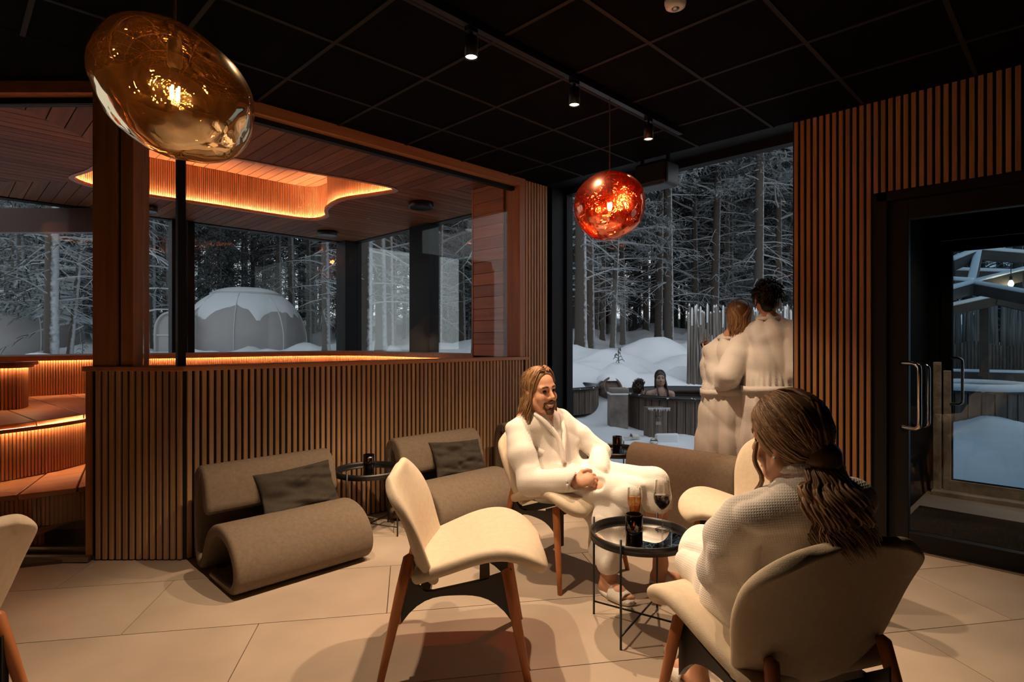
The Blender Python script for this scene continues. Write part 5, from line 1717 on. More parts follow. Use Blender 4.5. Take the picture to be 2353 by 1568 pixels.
# ---- pines
def mat_frost(name, dark, snow, lo, hi, bark=False):
    """bark or needles with snow where the surface looks up"""
    m, nt, b = new_mat(name)
    gm = N(nt, 'ShaderNodeNewGeometry'); sx = N(nt, 'ShaderNodeSeparateXYZ'); nt.links.new(gm.outputs['True Normal'], sx.inputs[0])
    tc = N(nt, 'ShaderNodeTexCoord'); nz = N(nt, 'ShaderNodeTexNoise'); nz.inputs['Scale'].default_value = 14.0 if bark else 3.0; nz.inputs['Detail'].default_value = 4
    nt.links.new(tc.outputs['Object'], nz.inputs['Vector'])
    ad = N(nt, 'ShaderNodeMath', operation='MULTIPLY_ADD'); ad.inputs[1].default_value = 0.7
    nt.links.new(nz.outputs['Fac'], ad.inputs[0])
    if bark:
        # wind-blown snow on one side of the stem
        dt = N(nt, 'ShaderNodeVectorMath', operation='DOT_PRODUCT'); dt.inputs[1].default_value = (0.55, -0.83, 0.1)
        nt.links.new(gm.outputs['Normal'], dt.inputs[0]); nt.links.new(dt.outputs['Value'], ad.inputs[2])
    else:
        ab = N(nt, 'ShaderNodeMath', operation='ABSOLUTE'); nt.links.new(sx.outputs['Z'], ab.inputs[0]); nt.links.new(ab.outputs[0], ad.inputs[2])
    mr = N(nt, 'ShaderNodeMapRange'); mr.inputs['From Min'].default_value = lo; mr.inputs['From Max'].default_value = hi
    nt.links.new(ad.outputs[0], mr.inputs['Value'])
    mx = N(nt, 'ShaderNodeMix', data_type='RGBA'); mx.inputs['A'].default_value = (*dark, 1); mx.inputs['B'].default_value = (*snow, 1)
    nt.links.new(mr.outputs[0], mx.inputs['Factor']); nt.links.new(mx.outputs['Result'], b.inputs['Base Color'])
    b.inputs['Roughness'].default_value = 0.9; b.inputs['Specular IOR Level'].default_value = 0.15
    return m
M['bark'] = mat_frost('frosty_bark', (0.085, 0.072, 0.062), (0.50, 0.52, 0.55), 0.95, 1.30, True)
M['twig'] = mat_frost('snowy_twigs', (0.060, 0.062, 0.058), (0.38, 0.40, 0.42), 0.45, 1.0)
M['needle'] = mat_frost('snowy_needles', (0.042, 0.052, 0.046), (0.30, 0.33, 0.345), 0.50, 1.15)

def gen_pine(seed, H, r0, crown, nbr, dead, spruce=False):
    r = random.Random(seed)
    bend = [(r.uniform(-.15, .15), r.uniform(-.15, .15)) for _ in range(4)]
    def axis(z):
        t = z/H
        return Vector((bend[0][0]*math.sin(3*t)+bend[1][0]*t, bend[0][1]*math.sin(2.5*t)+bend[1][1]*t, z))
    def rad(z): return r0*(1-.8*z/H)*(1.25 if z < .25 else 1)
    mb = MB()
    zs = [-.3, 0.0, .25, 1, 2, 3.5, 5, 7, 9, H*.8, H]
    zs = sorted(set(z for z in zs if z <= H))
    mb.tube([axis(z) for z in zs], [max(.01, rad(max(z, 0))) for z in zs], 9)
    tw = MB(); nv = []; nf = []
    def needles(p, d, n, sz):
        for _ in range(n):
            q = p+Vector((r.gauss(0, 1), r.gauss(0, 1), r.gauss(0, .6)))*.10
            a = (d*r.uniform(.3, 1)+Vector((r.gauss(0, .6), r.gauss(0, .6), r.gauss(-.1, .45)))).normalized()
            s = a.cross(Vector((r.gauss(0, .35), r.gauss(0, .35), 1))).normalized()
            L = sz*r.uniform(.6, 1.5); w = sz*r.uniform(.13, .30)
            k = len(nv)
            nv.extend([q-s*w*.4, q+s*w*.4, q+a*L*.6+s*w*.6, q+a*L, q+a*L*.6-s*w*.6])
            nf.append((k, k+1, k+2, k+3, k+4))
    for i in range(nbr+dead):
        isdead = i < dead
        if isdead: z = r.uniform(1.2, H*crown)
        else: z = H*crown+(H*(1-crown))*(r.random()**.85)
        if spruce: z = H*(.03+.95*(i/(nbr+dead)))
        az = r.uniform(0, 6.283); t = (z/H-crown)/(1-crown)
        L = r.uniform(.5, 1.5) if isdead else max(.3, r.uniform(.8, 1.25)*(2.0*(1-max(0, t))**.7+.25))
        if spruce: L = (1.05*(1-z/H)+.12)*r.uniform(.85, 1.15)
        el = r.uniform(-.35, .35) if isdead else (.15+.5*max(0, t)+r.uniform(-.25, .2))
        if spruce: el = -.25
        d = Vector((math.cos(az)*math.cos(el), math.sin(az)*math.cos(el), math.sin(el)))
        p = axis(z); pts = [p]; droop = r.uniform(.15, .45) if not spruce else .55
        ns = 5
        for s_ in range(ns):
            d = (d+Vector((r.gauss(0, .12), r.gauss(0, .12), -droop/ns+r.gauss(0, .07)))).normalized()
            p = p+d*(L/ns); pts.append(p)
        tw.tube(pts, [.022*(L/1.5)+.006]+[.018*(L/1.5)*(1-k/ns)+.0045 for k in range(1, ns+1)], 4, False)
        ntw = int((4 if isdead else 7)*L+2)
        for k in range(ntw):
            q = r.uniform(.25, 1)*ns; i0 = min(ns-1, int(q)); b0 = pts[i0].lerp(pts[i0+1], q-i0)
            dz = (pts[i0+1]-pts[i0]).normalized()
            sd = dz.cross(Vector((0, 0, 1))).normalized()*r.choice((-1, 1))
            td = (dz*.6+sd*r.uniform(.4, 1)+Vector((0, 0, r.uniform(-.45, .15)))).normalized()
            tl = r.uniform(.15, .5)*(.7 if isdead else 1)*(.6 if spruce else 1)
            m_ = b0+td*tl*.5; e_ = b0+td*tl+Vector((0, 0, -.12*tl))
            tw.tube([b0, m_, e_], [.008, .0065, .003], 3, False)
            if not isdead:
                needles(m_, td, 4 if not spruce else 5, .13); needles(e_, td, 5 if not spruce else 6, .14)
        if not isdead: needles(pts[-1], d, 8, .16)
    return mb, tw, (nv, nf)
VAR = []
specs = [(11, 15, .115, .26, 120, 40), (12, 17, .135, .34, 115, 46), (13, 13, .095, .18, 130, 26), (14, 16, .12, .36, 110, 46), (15, 8, .06, .10, 130, 8), (16, 18, .14, .26, 140, 40)]
for s in specs: VAR.append(gen_pine(*s))
SPR = gen_pine(31, 9, .12, .05, 260, 0, True)
def tree_meshes(t, nm):
    out = []
    for k, (part, mt) in enumerate((('trunk', M['bark']), ('branches', M['twig']), ('needles', M['needle']))):
        v, f_ = (t[k].v, t[k].f) if k < 2 else t[2]
        me = bpy.data.meshes.new(part); me.from_pydata([tuple(q) for q in v], [], f_); me.update(); me.materials.append(mt)
        if k < 1: me.polygons.foreach_set('use_smooth', [True]*len(me.polygons))
        out.append((part, me))
    return out
TM = [tree_meshes(t, 'pine') for t in VAR]; SM = tree_meshes(SPR, 'spruce')
def put_tree(name, meshes, x, d, scale, rz, label, group='snowy pines of the forest', lean=0.0):
    p = cw((x-CX)/FPX*d, d); p.z = terrain(p.x, p.y)-.05
    o = empty(name, p, rz); o.scale = (scale, scale, scale); o.rotation_euler = (lean, lean*.6, rz)
    tag(o, label, 'tree', group)
    for part, me in meshes:
        c = bpy.data.objects.new(part, me); COL.objects.link(c); c.parent = o
        if part != 'trunk': c['kind'] = 'stuff'
    return o
rt = random.Random(77)
# trees one can pick out: (x of stem in the photo, depth, variant, scale, where)
NEAR = [(118, 13.5, 1, 1.15, 'dark frosted pine in front of the left glass dome'), (30, 19, 0, 1.0, 'pine behind the left glass dome at the left edge'), (58, 20, 3, 1.0, 'pine just left of the frosted dark pine'), (82, 23, 2, 1.1, 'thin pine behind the left dome'), (158, 17, 4, 1.5, 'bushy pine right of the left dome'),
        (326, 12.5, 1, 1.2, 'stout pine seen right of the cedar jambs'), (352, 20, 3, 1.0, 'slim pine beside the stout pine right of the jambs'),
        (642, 24, 3, 1.05, 'pine rising behind the right shoulder of the dome'), (672, 22, 1, 1.0, 'pine right of the dome behind'), (750, 15.5, 0, 1.0, 'pine beside the sauna corner post'), (690, 30, 2, 1.1, 'distant pine right of the dome'),
        (840, 14.0, 1, 1.15, 'first stout pine right of the sauna corner post'), (876, 15, 5, 1.1, 'second stout pine right of the sauna corner post'), (897, 15.5, 3, .9, 'third slim pine right of the sauna corner post'), (930, 22, 2, 1.0, 'pine left of the middle window post'),
        (1008, 18, 0, .9, 'pine right of the middle window post'), (1063, 20, 3, 1.0, 'straight pine in the rightmost sauna window'), (1097, 13.2, 1, 1.1, 'stout pine at the cedar stub wall'),
        (1335, 14.5, 1, 1.2, 'stout pine at the left edge of the tall window'), (1357, 16.5, 3, 1.1, 'straight pine second from the left in the tall window'), (1369, 20, 0, 1.0, 'pine third from the left in the tall window'), (1385, 19, 3, .8, 'slim pine below the copper lamp'), (1408, 16.5, 2, .9, 'slim leaning pine below the copper lamp'), (1432, 19, 0, .9, 'slim pine right of the copper lamp'), (1485, 22, 3, 1.0, 'dark pine above the dark fir in the tall window'), (1500, 23, 0, 1.0, 'dark pine right of the dark fir'), (1513, 18.5, 1, 1.0, 'dark straight pine above the bathing woman'), (1537, 17.5, 5, 1.1, 'stout pine above the bathing woman'), (1570, 24, 3, 1.0, 'slim pine left of the palisade'), (1600, 20, 0, 1.0, 'pine above the left end of the palisade'), (1640, 18.5, 5, 1.0, 'stout pine above the fair-haired woman'), (1676, 20, 3, 1.1, 'straight pine above the fair-haired woman'), (1700, 24, 2, 1.0, 'slim pine left of the dark-haired man'), (1742, 17, 1, 1.1, 'stout pine above the dark-haired man'), (1790, 19, 0, 1.1, 'pine at the right edge of the tall window'), (1812, 23, 5, 1.0, 'pine beside the slatted wall edge')]
for (x, d, k, s, lab) in NEAR:
    put_tree('pine_tree', TM[k], x, d, s, rt.uniform(0, 6.28), lab, lean=rt.uniform(-.02, .02))
put_tree('spruce_tree', SM, 508, 24.5, 1.0, 0.4, 'dark snow-laden fir behind the dome', 'snowy spruces'); put_tree('spruce_tree', SM, 600, 26, .75, 1.4, 'smaller snow-laden fir right behind the dome', 'snowy spruces'); put_tree('spruce_tree', SM, 815, 20, .62, 2.2, 'small dark fir beside the sauna corner post', 'snowy spruces'); put_tree('spruce_tree', SM, 1455, 24, .55, .9, 'dark fir in the middle of the tall window', 'snowy spruces')
nfar = 0
for i in range(185):
    d = rt.choice((rt.uniform(20, 32), rt.uniform(26, 48)))
    r = rt.uniform(-1.0, .66)
    x = CX+r*FPX
    if 400 < x < 720 and d < 24: continue
    if x < 190 and d < 24: continue
    put_tree('pine_tree', TM[rt.randrange(6)], x, d, rt.uniform(.85, 1.35), rt.uniform(0, 6.28), 'tall snowy pine standing deep in the forest behind', 'distant pines', rt.uniform(-.02, .02)); nfar += 1
for i in range(46):
    d = rt.uniform(20, 34); r = rt.uniform(-1.0, .55); x = CX+r*FPX
    if (380 < x < 730 or x < 200) and d < 26: continue
    put_tree('pine_tree', TM[4], x, d, rt.uniform(.45, 1.0), rt.uniform(0, 6.28), 'low bushy young pine under the tall forest pines', 'young pines')
for i in range(26):
    r = rt.uniform(.66, 1.1); d = rt.uniform(14, 26)
    put_tree('pine_tree', TM[rt.randrange(6)], CX+r*FPX, d, rt.uniform(.8, 1.2), rt.uniform(0, 6.28), 'snowy pine behind the yard fence', 'pines behind the yard')
# small saplings poking out of the snow
sap = gen_pine(91, 1.0, .012, .1, 10, 0)
def small_plant(x, d, s, lab):
    p = cw((x-CX)/FPX*d, d); p.z = terrain(p.x, p.y)-.05
    o = empty('sapling', p, x); tag(o, lab, 'sapling', 'saplings in the snow')
    mb = MB(); r = random.Random(int(x))
    mb.tube([(0, 0, 0), (.01, 0, s)], [.01, .004], 5)
    for k in range(12):
        z = s*(.2+.75*k/12); a = r.uniform(0, 6.28); L = s*.4*(1-.7*k/12)
        mb.tube([(0, 0, z), (L*.6*math.cos(a), L*.6*math.sin(a), z+.03), (L*math.cos(a), L*math.sin(a), z-.02)], [.006, .012, .005], 4)
    mb.build('stem', M['needle'], o)
small_plant(376, 11.5, .62, 'small bare sapling in the snow right of the stout pine'); small_plant(348, 11.8, .4, 'tiny sapling beside the stout pine'); small_plant(190, 14, .55, 'thin sapling right of the left dome'); small_plant(1422, 11.5, .35, 'thin twig in the snow mound behind the tubs')

# ---- glass domes
M['dome'] = mat_plain('milky_dome_shell', (0.40, 0.37, 0.37), 0.35, var=0.05, vscale=2)
M['domeseam'] = mat_plain('dome_seam', (0.55, 0.55, 0.56), 0.5)
def dome(x, d, R, zt, label, door_side):
    p = cw((x-CX)/FPX*d, d); zb = terrain(p.x, p.y)-.15
    H = zt-zb
    o = empty('glass_dome', (p.x, p.y, zb), -math.pi/4); tag(o, label, 'dome', 'igloo domes')
    prof = [(R*.97, 0), (R*1.0, H*.22), (R*.985, H*.40), (R*.90, H*.60), (R*.74, H*.78), (R*.56, H*.895), (R*.52, H*.905)]
    prof = [tuple(q) for q in catmull(prof, 4)]
    MB().lathe(prof, 64).build('shell', M['dome'], o, True)
    MB().lathe([tuple(q) for q in catmull([(R*.55, H*.885), (R*.56, H*.91), (R*.50, H*.94), (R*.30, H*.985), (0.001, H)], 4)], 48).build('cap', M['snow'], o, True)
    MB().lathe([(R*.57, H*.88), (R*.585, H*.90), (R*.57, H*.915), (R*.55, H*.90)], 48, closed=True).build('ring', M['domeseam'], o, True)
    for k in range(8):
        a = k*math.pi/4+.25
        MB().tube([((r_+.008)*math.cos(a), (r_+.008)*math.sin(a), z) for r_, z in prof], .022, 6).build('seam', M['domeseam'], o, True)
    # snow lying on the upper shell
    vs = []; fs = []; rr_ = random.Random(int(x)); nA, nB = 96, 14
    for j in range(nB+1):
        for i in range(nA):
            a = 2*math.pi*i/nA
            edge = .62+.16*mnoise.noise(Vector((math.cos(a)*2.2, math.sin(a)*2.2, x)))+.10*mnoise.noise(Vector((math.cos(a)*6, math.sin(a)*6, x)))
            zz = H*(edge+(.90-edge)*j/nB)
            r_ = float(np.interp(zz, [q[1] for q in prof], [q[0] for q in prof]))
            th_ = .03*math.sin(math.pi*min(1, (j+.02)/nB*1.0+.02))+.004
            if j == 0: th_ = -.006
            vs.append(((r_+th_)*math.cos(a), (r_+th_)*math.sin(a), zz))
    for j in range(nB):
        for i in range(nA):
            k = (i+1) % nA; fs.append((j*nA+i, j*nA+k, (j+1)*nA+k, (j+1)*nA+i))
    mesh_obj('snow_cover', vs, fs, M['snow'], o, True)
    # entrance arch
    if door_side:
        w_, h_ = .56, 1.95; c = Vector((-R*.60, -R*.72, 0)); dirv = Vector((-.25, -.968, 0)); sd = Vector((.968, -.25, 0))
        arch = []
        for k in range(25):
            a = math.pi*k/24; arch.append((w_*math.cos(a), 1.0+.56*math.sin(a)))
        arch = [(w_, 0)]+arch+[(-w_, 0)]
        vs = []; fs = []
        for dep in (-.2, .75):
            for s_, z in arch:
                q = c+dirv*dep+sd*s_; vs.append((q.x, q.y, z))
        n = len(arch)
        for i in range(n-1): fs.append((i, i+1, n+i+1, n+i))
        pr = mesh_obj('porch', vs, fs, M['dome'], o, True); m = pr.modifiers.new('s', 'SOLIDIFY'); m.thickness = .06
        pts = [c+dirv*.75+sd*s_*.98+Vector((0, 0, z*.985)) for s_, z in arch]
        MB().tube(pts, .035, 8).build('porch_rim', M['domeseam'], o, True)
        face = [c+dirv*.70+sd*s_*.95+Vector((0, 0, z*.97)) for s_, z in arch]
        mesh_obj('porch_door', face, [tuple(range(n))], M['dome'], o)
        MB().bar(c+dirv*.72-sd*w_*.9+Vector((0, 0, .85)), c+dirv*.72+sd*w_*.9+Vector((0, 0, .85)), .05, .05).build('door_rail', M['domeseam'], o)
    return o
dome(566, 19.5, 1.93, HC+(784-661)/FPX*19.5, 'rounded glass igloo dome with patchy snow seen through the sauna windows', True)
dome(40, 19.5, 1.85, HC+(784-664)/FPX*19.5, 'rounded glass igloo dome at the far left behind the pine', False)

# ---- hot tubs
M['staves'] = mat_wood('weathered_staves', (0.075, 0.055, 0.043), (0.20, 0.155, 0.125), 0.8, 2, .8, 0.25)
M['tubrim'] = mat_plain('dark_tub_rim', (0.012, 0.013, 0.015), 0.3)
M['water'] = mat_plain('dark_water', (0.02, 0.03, 0.035), 0.06)
def hot_tub(c, R, z0, z1, label, nst=56, water=True):
    o = empty('hot_tub', (c.x, c.y, z0)); tag(o, label, 'hot tub', 'wooden hot tubs')
    H = z1-z0
    w = 2*math.pi*R/nst
    mb = MB().prism([(-w/2+.004, -.035), (w/2-.004, -.035), (w/2-.007, 0), (-w/2+.007, 0)], 0, H-.05)
    me = bpy.data.meshes.new('stave'); me.from_pydata(mb.v, [], mb.f); me.update(); me.materials.append(M['staves'])
    for k in range(nst):
        a = 2*math.pi*k/nst
        s = bpy.data.objects.new('stave', me); COL.objects.link(s); s.parent = o
        s.location = (R*math.cos(a), R*math.sin(a), 0); s.rotation_euler = (0, 0, a-math.pi/2)
    MB().lathe([(R-.05, 0.02), (R-.05, H-.06)], 64).build('liner', M['tubrim'], o, True)
    MB().lathe([(R-.10, H-.10), (R-.09, H-.01), (R-.05, H+.005), (R+.03, H), (R+.04, H-.05), (R-.0, H-.055)], 72).build('rim', M['tubrim'], o, True)
    MB().lathe([(0, H-.14), (R-.085, H-.14)], 64).build('water', M['water'], o)
    # frost crust on the rim
    rr_ = random.Random(int(R*1000)); fr = MB()
    for k in range(46):
        a = rr_.uniform(0, 6.28); q = (R+.012)
        fr.add(*(lambda L: (L[0], L[1]))(_lump(q*math.cos(a), q*math.sin(a), H-.012+rr_.uniform(-.012, .012), rr_.uniform(.012, .035), rr_)))
    f_ = fr.build('rim_frost', M['snow'], o, True); f_['kind'] = 'stuff'
    return o
def _lump(x, y, z, r, rnd_):
    vs = []; fs = []
    for j in range(4):
        el = math.pi*(j/3-.5)
        for i in range(6):
            a = 2*math.pi*i/6; k = r*rnd_.uniform(.8, 1.2)
            vs.append((x+k*math.cos(el)*math.cos(a), y+k*math.cos(el)*math.sin(a), z+.5*k*math.sin(el)))
    for j in range(3):
        for i in range(6): fs.append((j*6+i, j*6+(i+1) % 6, (j+1)*6+(i+1) % 6, (j+1)*6+i))
    return vs, fs
dt = 9.45
tc_ = cw((1592-CX)/FPX*dt, dt)
Z0 = HC-(1003-784)/FPX*8.25; Z1 = HC-(916-784)/FPX*8.3
TUBR = 1.16
hot_tub(tc_, TUBR, Z0, Z1, 'large round wooden hot tub with two bathers in the snow')
tc2 = cw((1250-CX)/FPX*10.6, 10.6)
hot_tub(tc2, 1.0, HC-(955-784)/FPX*9.7, HC-(893-784)/FPX*9.7, 'wooden hot tub cut by the left window frame', 48)
# snow-capped filter box on the front of the large tub
d_ = 8.22
bx_ = cw((1505-CX)/FPX*d_, d_)
o = empty('filter_box', (bx_.x, bx_.y, Z0), -math.pi/4+.1); tag(o, 'snow-capped wooden filter box on the front of the large hot tub', 'box')
wv = .135; hb = HC-(936-784)/FPX*d_-Z0
b_ = MB()
for k in range(4): MB().box((-wv+k*wv/2+.002, -.13, 0), (-wv+(k+1)*wv/2-.002, .10, hb)).build('plank', M['staves'], o)
sc = MB().box((-wv-.03, -.17, hb), (wv+.03, .12, hb+.07)).build('snow_cap', M['snow'], o, True); add_bevel(sc, .03, 3)
ic = MB(); ri = random.Random(3)
for k in range(20): x_ = -wv-.02+k*(2*wv+.04)/19; ic.tube([(x_, -.165, hb+.01), (x_, -.165, hb-ri.uniform(.01, .05))], [.008, .002], 5)
ic = ic.build('icicles', M['snow'], o); ic['kind'] = 'stuff'
MB().lathe([(0, 0), (.045, 0), (.045, .004), (0, .004)], 28).build('round_sign', mat_plain('green_sign', (.01, .035, .035), .4), o).location = (0, -.136, hb-.11)
o.children[-1].rotation_euler = (math.pi/2, 0, 0)
vmark = MB(); vmark.bar((-.018, -.1415, hb-.10), (0, -.1415, hb-.125), .008, .003, (0, 1, 0)); vmark.bar((.018, -.1415, hb-.10), (0, -.1415, hb-.125), .008, .003, (0, 1, 0)); vmark.bar((0, -.1415, hb-.125), (0, -.1415, hb-.138), .008, .003, (0, 1, 0)); vmark.build('sign_mark', mat_plain('sign_mark', (.35, .5, .5), .5), o)
MB().box((-.035, -.136, hb-.235), (.04, -.13, hb-.19)).build('paper_label', mat_plain('paper_label', (.32, .30, .27), .7), o)
# frosted chimney block between the tubs
d_ = 9.0
c0 = cw((1419-CX)/FPX*d_, d_)
o = empty('stove_block', (c0.x, c0.y, Z0), -math.pi/4); tag(o, 'frosty upright stove block between the two hot tubs', 'stove')
frz = mat_plain('frosted_wood', (0.24, 0.20, 0.175), 0.8, var=0.4, vscale=5, bump=.5, bscale=30)
zt = HC-(905-784)/FPX*d_-Z0
b1 = MB().box((-.14, -.14, 0), (.14, .14, zt)).build('body', frz, o); add_bevel(b1, .02)
b2 = MB().box((-.13, -.15, zt+.02), (.15, .13, zt+.09)).build('lid', frz, o); add_bevel(b2, .012)
b3 = MB().box((-.145, -.15, zt-.012), (.145, .145, zt+.02)).build('snow_cap', M['snow'], o, True); add_bevel(b3, .012, 2)
d_ = 10.6
c0 = cw((1405-CX)/FPX*d_, d_, HC-(893-784)/FPX*d_)
o = empty('stove_pipe_barrel', (c0.x, c0.y, c0.z), math.radians(-20)); tag(o, 'dark open barrel end half buried in the snow bank', 'barrel')
MB().lathe([(.0, .02), (.17, .02), (.17, -.5), (.20, -.5), (.205, .06), (.17, .06), (.165, .02)], 32).build('barrel', M['staves'], o, True).rotation_euler = (math.radians(68), 0, 0)
s_ = MB().lathe([(.001, .10), (.10, .09), (.17, .05), (.21, -.02)], 20).build('snow_cap', M['snow'], o, True); s_.location = (.03, .18, .16)

# ---- bathers
P5, o5 = person('woman in a pale bikini top with long wet hair sitting in the large hot tub', (1520-CX)/FPX*9.1, 9.1)
hC = jp(1517, 870, 9.1); nk = hC+V3(0, 0, -.17); f5 = V3(-.12, -1, 0)
B = Body(); p5 = add_head(B, hC, f5, (0, 0, 1), .98, nk+V3(0, 0, -.01)); l5 = V3(1, -.12, 0)
wz = Z1-.14
B.cone(nk+V3(0, 0, -.04), .06, nk+l5*.165+V3(0, 0, -.075), .05, .04).cone(nk+V3(0, 0, -.04), .06, nk-l5*.165+V3(0, 0, -.075), .05, .04)
B.chain([nk+V3(0, 0, -.10), V3(nk[0], nk[1], wz-.15)], [.11, .11], .05, flat=((0, 1, 0), 1.3))
for e in (-1, 1):
    s5 = nk+l5*.175*e+V3(0, 0, -.085); B.chain([s5, s5+l5*.02*e+V3(0, -.02, -.24), s5+V3(0, -.25, -.30)], [.048, .040, .030], .03)
    add_hand(B, s5+V3(0, -.25, -.30), V3(-.3*e, -1, 0), V3(0, 0, 1), V3(-e, 0, 0), .4, .85)
    B.ell(nk+l5*.065*e+V3(0, -.085, -.215), V3(.06, .05, .06), None, .03)
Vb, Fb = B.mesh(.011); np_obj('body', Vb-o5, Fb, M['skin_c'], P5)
face_parts(lambda a, b, c: p5(a, b, c)-o5, .98, P5, False)
bk_ = Body()
for e in (-1, 1): bk_.ell(nk+l5*.065*e+V3(0, -.10, -.222), V3(.066, .062, .060), None, .01)
bk_.cone(nk+l5*.12+V3(0, -.03, -.25), .012, nk-l5*.12+V3(0, -.03, -.25), .012, .01)
for e in (-1, 1): bk_.cone(nk+l5*.065*e+V3(0, -.13, -.18), .008, nk+l5*.07*e+V3(0, -.06, -.05), .007, .005)
Vx, Fx = bk_.mesh(.008); np_obj('bikini_top', Vx-o5, Fx, mat_plain('pale_bikini', (.55, .55, .66), .6), P5)
paths = []; rs = random.Random(2)
for i in range(130):
    az0 = rs.choice((-1, 1))*rs.uniform(.2, 1.0); el0 = rs.uniform(1.0, 1.45); azE = math.copysign(rs.uniform(1.3, 2.9), az0)
    pts = [skull(p5, az0+(azE-az0)*t**.6, el0*(1-t)-.3*t, 1.05) for t in np.linspace(0, 1, 6)]
    q = pts[-1]; fr_ = 1 if rs.random() < .6 else 0
    for t in np.linspace(.2, 1, 5): pts.append(q+V3(.03*fr_*t, -(.13*fr_)*t, -.30*t)+V3(rs.uniform(-.01, .01), 0, 0))
    paths.append(([p-o5 for p in pts], .006, .008, .004))
HV, HF = hair_cap(p5, [((-.05, 0, 0), (-.07, 0, -.15), .06, .05)], .98, True, .008, 1.06)
strands('hair', paths, M['hair_wet'], P5, 4, 2, (HV-o5, HF, .3))
P6, o6 = person('man with short dark hair sitting in the large hot tub, seen from behind', (1470-CX)/FPX*9.35, 9.35)
hC = jp(1469, 897, 9.35); nk = hC+V3(-.01, 0, -.15)
B = Body(); p6 = add_head(B, hC, V3(.85, .5, .05), (0, 0, 1), .98, nk)
B.cone(nk+V3(0, 0, -.03), .07, nk+V3(.14, -.02, -.10), .055, .04).cone(nk+V3(0, 0, -.03), .07, nk+V3(-.0, .15, -.10), .055, .04)
B.chain([nk+V3(.07, .05, -.10), nk+V3(.08, .05, -.30)], [.11, .12], .05)
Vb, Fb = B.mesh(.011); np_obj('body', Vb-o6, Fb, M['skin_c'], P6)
paths = []
for i in range(260):
    az = rs.uniform(-3.14, 3.14); el = rs.uniform(-.5 if abs(az) > 1.2 else .5, 1.5)
    q = skull(p6, az, el, 1.0); c0 = p6(-.014, 0, .02); n_ = (q-c0)/np.linalg.norm(q-c0)
    ln = rs.uniform(.02, .055) if el > .5 else .02
    paths.append(([q-o6+n_*ln*t+V3(0, 0, .02*t*t) for t in (0, .5, 1)], .009, .007, .002))
HV, HF = hair_cap(p6, [((-.06, 0, .0), (-.06, 0, -.06), .055, .04)], .98, True, .009, 1.06)
strands('hair', paths, M['hair_wet'], P6, 4, 7, (HV-o6, HF, .2))

# ---- slippers lying outside
def snow_slipper(x, y, ang, lab):
    d = FPX*(HC+.03)/(y-CY); p = cw((x-CX)/FPX*d, d); p.z = terrain(p.x, p.y)+.025
    e = empty('slipper', p, ang); tag(e, lab, 'slipper', 'slippers in the snow')
    s = slipper(e, (-.13, 0), (.13, 0), 'sole')
snow_slipper(1422, 1014, .3, 'white slipper in the snow left of its pair'); snow_slipper(1452, 1005, -.6, 'white slipper in the snow in front of the filter box, second from left'); snow_slipper(1503, 1013, .5, 'white slipper in the snow, rightmost of the three')

# ---- palisade fences of upright poles
M['pole'] = mat_wood('grey_poles', (0.10, 0.085, 0.075), (0.27, 0.24, 0.215), 0.85, 2, .8, 0.25)
def palisade(name, label, x0, d0, x1, d1, ytop, ybot, n, rad, frost=True, seed=1, jit=.06):
    r = random.Random(seed)
    o = empty(name, cw((x0-CX)/FPX*d0, d0)); tag(o, label, 'fence', 'palisade fences')
    base = o.location.copy()
    mes = []
    for k in range(5):
        mb = MB(); mb.tube([(0, 0, 0), (r.uniform(-.01, .01), r.uniform(-.01, .01), .5), (r.uniform(-.015, .015), r.uniform(-.015, .015), 1.0)], [rad, rad*.92, rad*.7], 7)
        me = bpy.data.meshes.new('pole'); me.from_pydata(mb.v, [], mb.f); me.update(); me.materials.append(M['pole']); me.polygons.foreach_set('use_smooth', [True]*len(me.polygons))
        mb2 = MB(); mb2.tube([(0, 0, .80), (0, 0, 1.0), (0, 0, 1.025)], [rad*.62, rad*.6, rad*.3], 6); mb2.v = [(a+.25*rad, b-.25*rad, c) for a, b, c in mb2.v]
        ms = bpy.data.meshes.new('frost'); ms.from_pydata(mb2.v, [], mb2.f); ms.update(); ms.materials.append(M['snow'])
        mes.append((me, ms))
    for i in range(n):
        t = i/(n-1); d = 1/((1-t)/d0+t/d1); x = x0+(x1-x0)*t
        p = cw((x-CX)/FPX*d, d)
        zt = HC+(CY-ytop)/FPX*d+r.uniform(-jit, jit)*1.5; zb = HC+(CY-ybot)/FPX*d
        me, ms = mes[r.randrange(5)]
        c = bpy.data.objects.new('pole', me); COL.objects.link(c); c.parent = o
        c.location = (p.x-base.x+r.uniform(-.02, .02), p.y-base.y+r.uniform(-.02, .02), zb); c.scale = (1, 1, zt-zb); c.rotation_euler = (r.uniform(-.02, .02), r.uniform(-.02, .02), r.uniform(0, 6))
        if frost:
            s = bpy.data.objects.new('frost', ms); COL.objects.link(s); s.parent = c
    return o
palisade('pole_fence', 'frosted palisade of upright grey poles beyond the large hot tub', 1584, 11.0, 1830, 11.6, 712, 900, 74, .030)
palisade('pole_fence', 'tall palisade of dark poles closing the yard behind the porch door', 2130, 9.4, 2480, 8.6, 706, 862, 58, .036, False, 5, .09)
